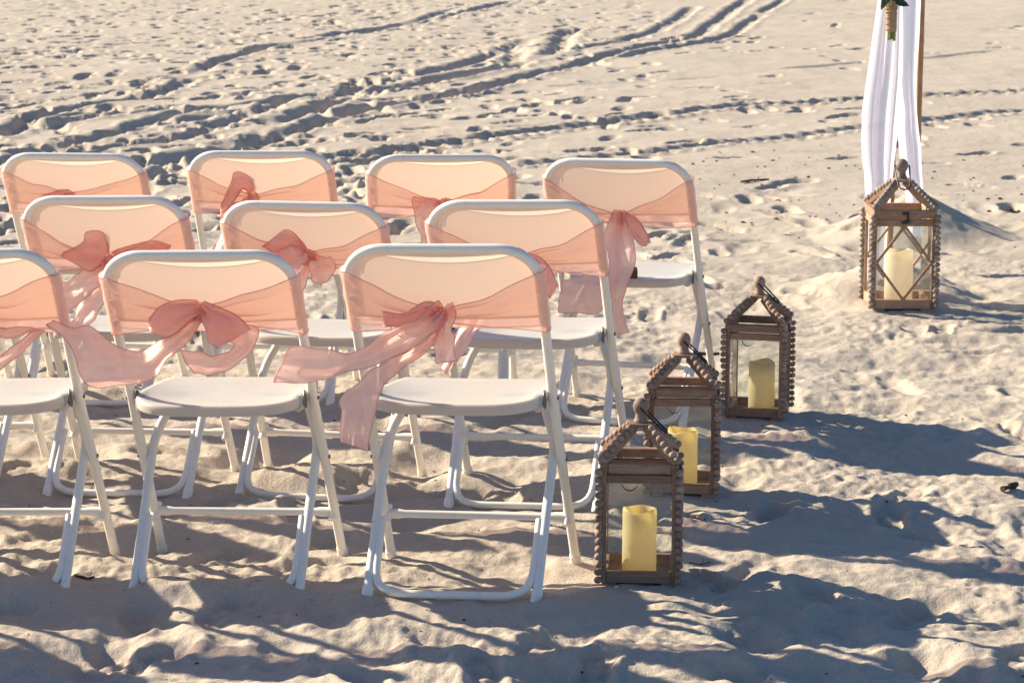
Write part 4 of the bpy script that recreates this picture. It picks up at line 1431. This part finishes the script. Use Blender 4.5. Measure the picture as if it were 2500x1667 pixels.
def drape(label, edges, y0, seed, nf, amp):
    """edges: list of (z, xl, xr); accordion folds across."""
    r = random.Random(seed)
    ph = [r.random() * 6.28 for _ in range(8)]
    zs = np.array([e[0] for e in edges])[::-1]
    xl = np.array([e[1] for e in edges])[::-1]
    xr = np.array([e[2] for e in edges])[::-1]
    nz, nx = 70, 90
    P = []
    for i in range(nz):
        z = zs[0] + (zs[-1] - zs[0]) * i / (nz - 1)
        k = np.argsort(zs)
        a, b = np.interp(z, zs[k], xl[k]), np.interp(z, zs[k], xr[k])
        row = []
        for j in range(nx):
            u = j / (nx - 1)
            uu = u + 0.030 * math.sin(u * 13 + ph[0]) + 0.02 * math.sin(z * 3 + ph[1]) * math.sin(PI * u)
            fold = math.sin(2 * PI * nf * uu + ph[2] + 0.7 * z) + 0.22 * math.sin(2 * PI * nf * 2.1 * uu + ph[3] - 1.1 * z) + 0.6 * math.sin(2 * PI * nf * 0.45 * uu + ph[4])
            w_ = (b - a) / 0.15
            x = a + (b - a) * min(max(u + 0.006 * math.cos(2 * PI * nf * uu + ph[2]), 0), 1)
            y = y0 + amp * fold * min(1.2, 0.5 + 0.5 * w_) * (0.35 + 0.65 * math.sin(PI * min(1, max(0, 0.08 + 0.84 * u))))
            y -= 0.055 * math.sin(PI * u) ** 0.8
            row.append(Vector((x, y, z)))
        P.append(row)
    m = MB()
    m.grid(P)
    o = m.build('drape', M['drape'], None, angle=85)
    # origin at the base
    c = Vector(((edges[-1][1] + edges[-1][2]) / 2, y0, edges[-1][0]))
    o.data.transform(Matrix.Translation(-c))
    o.location = c
    tag(o, label, 'drape', 'white drapes of the arch')
    return o
drape('white voile drape gathered under the bouquet and swelling left of the middle post',
      [(2.3, 1.36, 1.60), (1.6, 1.42, 1.56), (1.30, 1.445, 1.535), (1.175, 1.439, 1.537), (1.052, 1.424, 1.542), (0.888, 1.405, 1.545), (0.764, 1.390, 1.538), (0.681, 1.387, 1.532), (0.598, 1.389, 1.528), (0.528, 1.395, 1.521), (0.489, 1.404, 1.519), (0.388, 1.409, 1.512), (0.2, 1.412, 1.50), (0.04, 1.412, 1.498)],
      9.75, 3, 2.7, 0.011)
drape('white voile drape hanging against the right hand bamboo post',
      [(2.4, 1.58, 1.75), (1.7, 1.59, 1.73), (1.145, 1.600, 1.716), (0.993, 1.604, 1.714), (0.839, 1.610, 1.708), (0.75, 1.622, 1.708), (0.685, 1.636, 1.712), (0.597, 1.634, 1.723), (0.53, 1.641, 1.735), (0.455, 1.649, 1.739), (0.414, 1.661, 1.742), (0.306, 1.678, 1.753), (0.15, 1.683, 1.756)],
      10.40, 8, 2.3, 0.010)

bq = thing('bouquet', 'small bouquet with burlap wrapped stems and green leaves on the left drape', 'bouquet', None, (1.478, 9.63, 1.011))
m = MB()
n_, seg = 16, 20
P = []
for i in range(n_):
    t = i / (n_ - 1)
    z = 0.046 + 0.118 * t
    rr_ = 0.0195 + 0.0035 * t
    P.append([Vector(((rr_ + 0.0006 * math.sin(7 * a + 9 * t)) * math.cos(a) - 0.004 * t, rr_ * 0.85 * math.sin(a), z + 0.003 * math.sin(a + 1))) for a in np.linspace(0, 2 * PI, seg + 1)])
m.grid(P)
for k in range(3):
    z0 = 0.062 + 0.022 * k
    m.tube([((0.0205 + 0.0010 * k) * math.cos(a) - 0.002, (0.0185) * math.sin(a), z0 + 0.010 * math.cos(a)) for a in np.linspace(0, 2 * PI, 18)], 0.0014, 6)
m.build('burlap_wrap', M['burlap'], bq, angle=70)
for k in range(4):
    m = MB()
    z0 = 0.128 + 0.008 * k
    m.tube([(0.0245 * math.cos(a) - 0.004, 0.0225 * math.sin(a), z0 + (0.007 - 0.003 * k) * math.cos(a + k)) for a in np.linspace(0, 2 * PI, 20)], 0.0021, 6)
    m.build('twine', M['twine'], bq)
for k in range(6):
    a = k * 1.05
    m = MB()
    m.tube([(0.011 * math.cos(a), 0.009 * math.sin(a), 0.06), (0.011 * math.cos(a) * 0.95, 0.009 * math.sin(a), 0.010 + 0.010 * abs(math.sin(k * 2.2)))], 0.0058, 8)
    m.build('stem', M['stem'], bq)
    m = MB()
    m.tube([(0.008 * math.cos(a), 0.007 * math.sin(a), 0.15), (0.02 * math.cos(a), 0.015 * math.sin(a), 0.27)], 0.003, 6)
    m.build('stem', M['stem'], bq)
def leaf(base, tip, width, bend, material, cup=0.2):
    base, tip = Vector(base), Vector(tip)
    d = tip - base
    L = d.length
    d.normalize()
    sidev = d.cross(Vector((0, -1, 0.15))).normalized()
    nrm = sidev.cross(d)
    P = []
    for i in range(13):
        t = i / 12
        wv = width * math.sin(PI * t ** 0.85) ** 0.8 * (1 - 0.25 * t) if 0 < t < 1 else 0.0006
        row = []
        for j in range(7):
            q = -1 + 2 * j / 6
            row.append(base + d * (L * t) + sidev * (wv * q) + nrm * (bend * math.sin(PI * t) - cup * wv * (1 - abs(q)) + 0.002 * math.sin(9 * t + 2 * q)))
        P.append(row)
    m = MB()
    m.grid(P)
    P3 = [[p + nrm * 0.0007 for p in row] for row in P]
    m.grid(P3, flip=True)
    m.tube([row[3] - nrm * 0.0004 for row in P], 0.0009, 5)
    return m.build('leaf', material, bq, angle=70)
leaf((0.008, -0.012, 0.166), (0.062, -0.020, 0.146), 0.016, 0.010, M['leaf'])
leaf((0.006, -0.008, 0.172), (0.036, -0.015, 0.172), 0.010, 0.006, M['leaf'])
leaf((-0.018, -0.010, 0.195), (-0.047, -0.020, 0.131), 0.017, 0.006, M['pale_leaf'])
leaf((-0.012, -0.015, 0.185), (-0.028, -0.03, 0.155), 0.010, 0.006, M['pale_leaf'])
leaf((0.015, -0.010, 0.19), (0.05, -0.02, 0.23), 0.018, 0.010, M['leaf'])
leaf((-0.01, -0.010, 0.20), (-0.06, -0.02, 0.25), 0.02, 0.010, M['leaf'])
leaf((0.0, -0.012, 0.20), (0.01, -0.03, 0.28), 0.02, 0.010, M['pale_leaf'])

# ------------------------------------------------------------------ box on the far chair's seat
MJ = chair_matrix(CH['J'])
bx = thing('wooden_box', 'small striped brown wooden box standing on the seat of the far end chair', 'box', None)
p = MJ @ Vector((0.006, 0.075, 0.4345))
bx.location = p
bx.rotation_euler = (0.02, 0.0, CH['J'][3] + 0.27)
m = MB()
for k in range(3):
    m.box((0, 0, 0.0045 + 0.0092 * k), (0.058, 0.05, 0.0084), None, 0.0006)
m.build('slat_body', M['walnut'], bx, smooth=False)
m = MB()
m.box((0.0, 0.0, 0.0285), (0.060, 0.052, 0.0022), None, 0.0005)
m.build('lid', M['walnut'], bx, smooth=False)
m = MB()
m.box((0.0297, 0.0, 0.0135), (0.0018, 0.051, 0.026), None, 0.0004)
m.build('end_plate', M['walnut'], bx, smooth=False)

# ------------------------------------------------------------------ twigs and litter on the sand
def twig(label, x, y, L, a, r, seed, fork=True):
    rr = random.Random(seed)
    root = thing('twig', label, 'twig', 'twigs lying on the sand', (x, y, ground(x, y) + r * 0.6))
    pts = []
    for i in range(6):
        t = i / 5 - 0.5
        px, py = L * t * math.cos(a) + (rr.random() - 0.5) * 0.008, L * t * math.sin(a) + (rr.random() - 0.5) * 0.008
        pts.append((px, py, ground(x + px, y + py) - ground(x, y) + 0.002 + rr.random() * 0.004))
    m = MB()
    m.tube(pts, [r * (0.7 + 0.5 * rr.random()) for _ in pts], 7)
    st = m.build('stem', M['twig'], root)
    if fork:
        m = MB()
        q = pts[3]
        m.tube([q, (q[0] + 0.3 * L * math.cos(a + 0.8), q[1] + 0.3 * L * math.sin(a + 0.8), q[2] + 0.010)], [r * 0.7, r * 0.35], 6)
        m.build('branch', M['twig'], root)
twig('thick greyish twig end lying on the sand by the right edge', 1.35, 6.48, 0.07, 0.9, 0.008, 1, False)
twig('thin forked dark twig on the sand right of the nearest lantern', 0.452, 5.76, 0.055, 0.25, 0.0016, 2)
twig('short dark stick on the sand by the foot of the second lantern', 0.475, 6.12, 0.05, -0.5, 0.0035, 3, False)
twig('dark upright leafy twig on the sand at the right edge beyond the tall lantern', 2.56, 12.4, 0.10, 1.1, 0.007, 4)
twig('forked dry twig on the sand left of the white drapes', 1.34, 13.5, 0.20, 0.6, 0.006, 5)
twig('dark flat stick beside the rear legs of the far end chair', 0.665, 8.5, 0.13, 0.1, 0.006, 6, False)
twig('small dark twig on the sand under the left chairs of the nearest row', -1.01, 5.62, 0.045, 0.1, 0.003, 7, False)

m = MB()
rl = random.Random(11)
def bit(x, y, s, mi):
    z = ground(x, y) + s * 0.15
    n = rl.randint(5, 7)
    a0 = rl.random() * 6
    ring = [(x + s * (0.6 + 0.5 * rl.random()) * math.cos(a0 + 2 * PI * k / n), y + s * (0.35 + 0.5 * rl.random()) * math.sin(a0 + 2 * PI * k / n), z + s * 0.25 * (rl.random() - 0.3)) for k in range(n)]
    o = len(m.v)
    top = (x, y, z + s * (0.35 + 0.3 * rl.random()))
    bot = (x, y, z - s * 0.4)
    m.add(ring + [top, bot], [(k, (k + 1) % n, n) for k in range(n)] + [((k + 1) % n, k, n + 1) for k in range(n)], mi)
for k in range(900):
    y = 4.8 + 14 * rl.random() ** 1.4
    x = (rl.random() * 2 - 1) * 0.235 * y
    if rl.random() < 0.4 and 10.5 < y < 15:
        x = 0.6 + abs(x)
    mi = 0 if rl.random() < 0.72 else 1
    s = (0.0012 + 0.0045 * rl.random() ** 3.5) * (0.75 + 0.07 * y)
    bit(x, y, s, mi)
for k in range(170):
    x, y = 0.4 + 3.0 * rl.random(), 11.8 + 3.2 * rl.random()
    bit(x, y, 0.006 + 0.014 * rl.random() ** 2, 0)
for k in range(700):     # crumbs of sand round the feet
    fx, fy, fz, r_ = rl.choice(feet)
    a, d = rl.random() * 6.28, 0.03 + 0.22 * rl.random()
    bit(fx + d * math.cos(a), fy + d * math.sin(a), 0.0022 + 0.004 * rl.random() ** 2, 2)
o = m.build('beach_litter', [M['litter'], M['shell'], M['sand']], None, smooth=False)
o['kind'] = 'stuff'
o['label'] = 'scattered dark seaweed bits, shell fragments and sand crumbs'
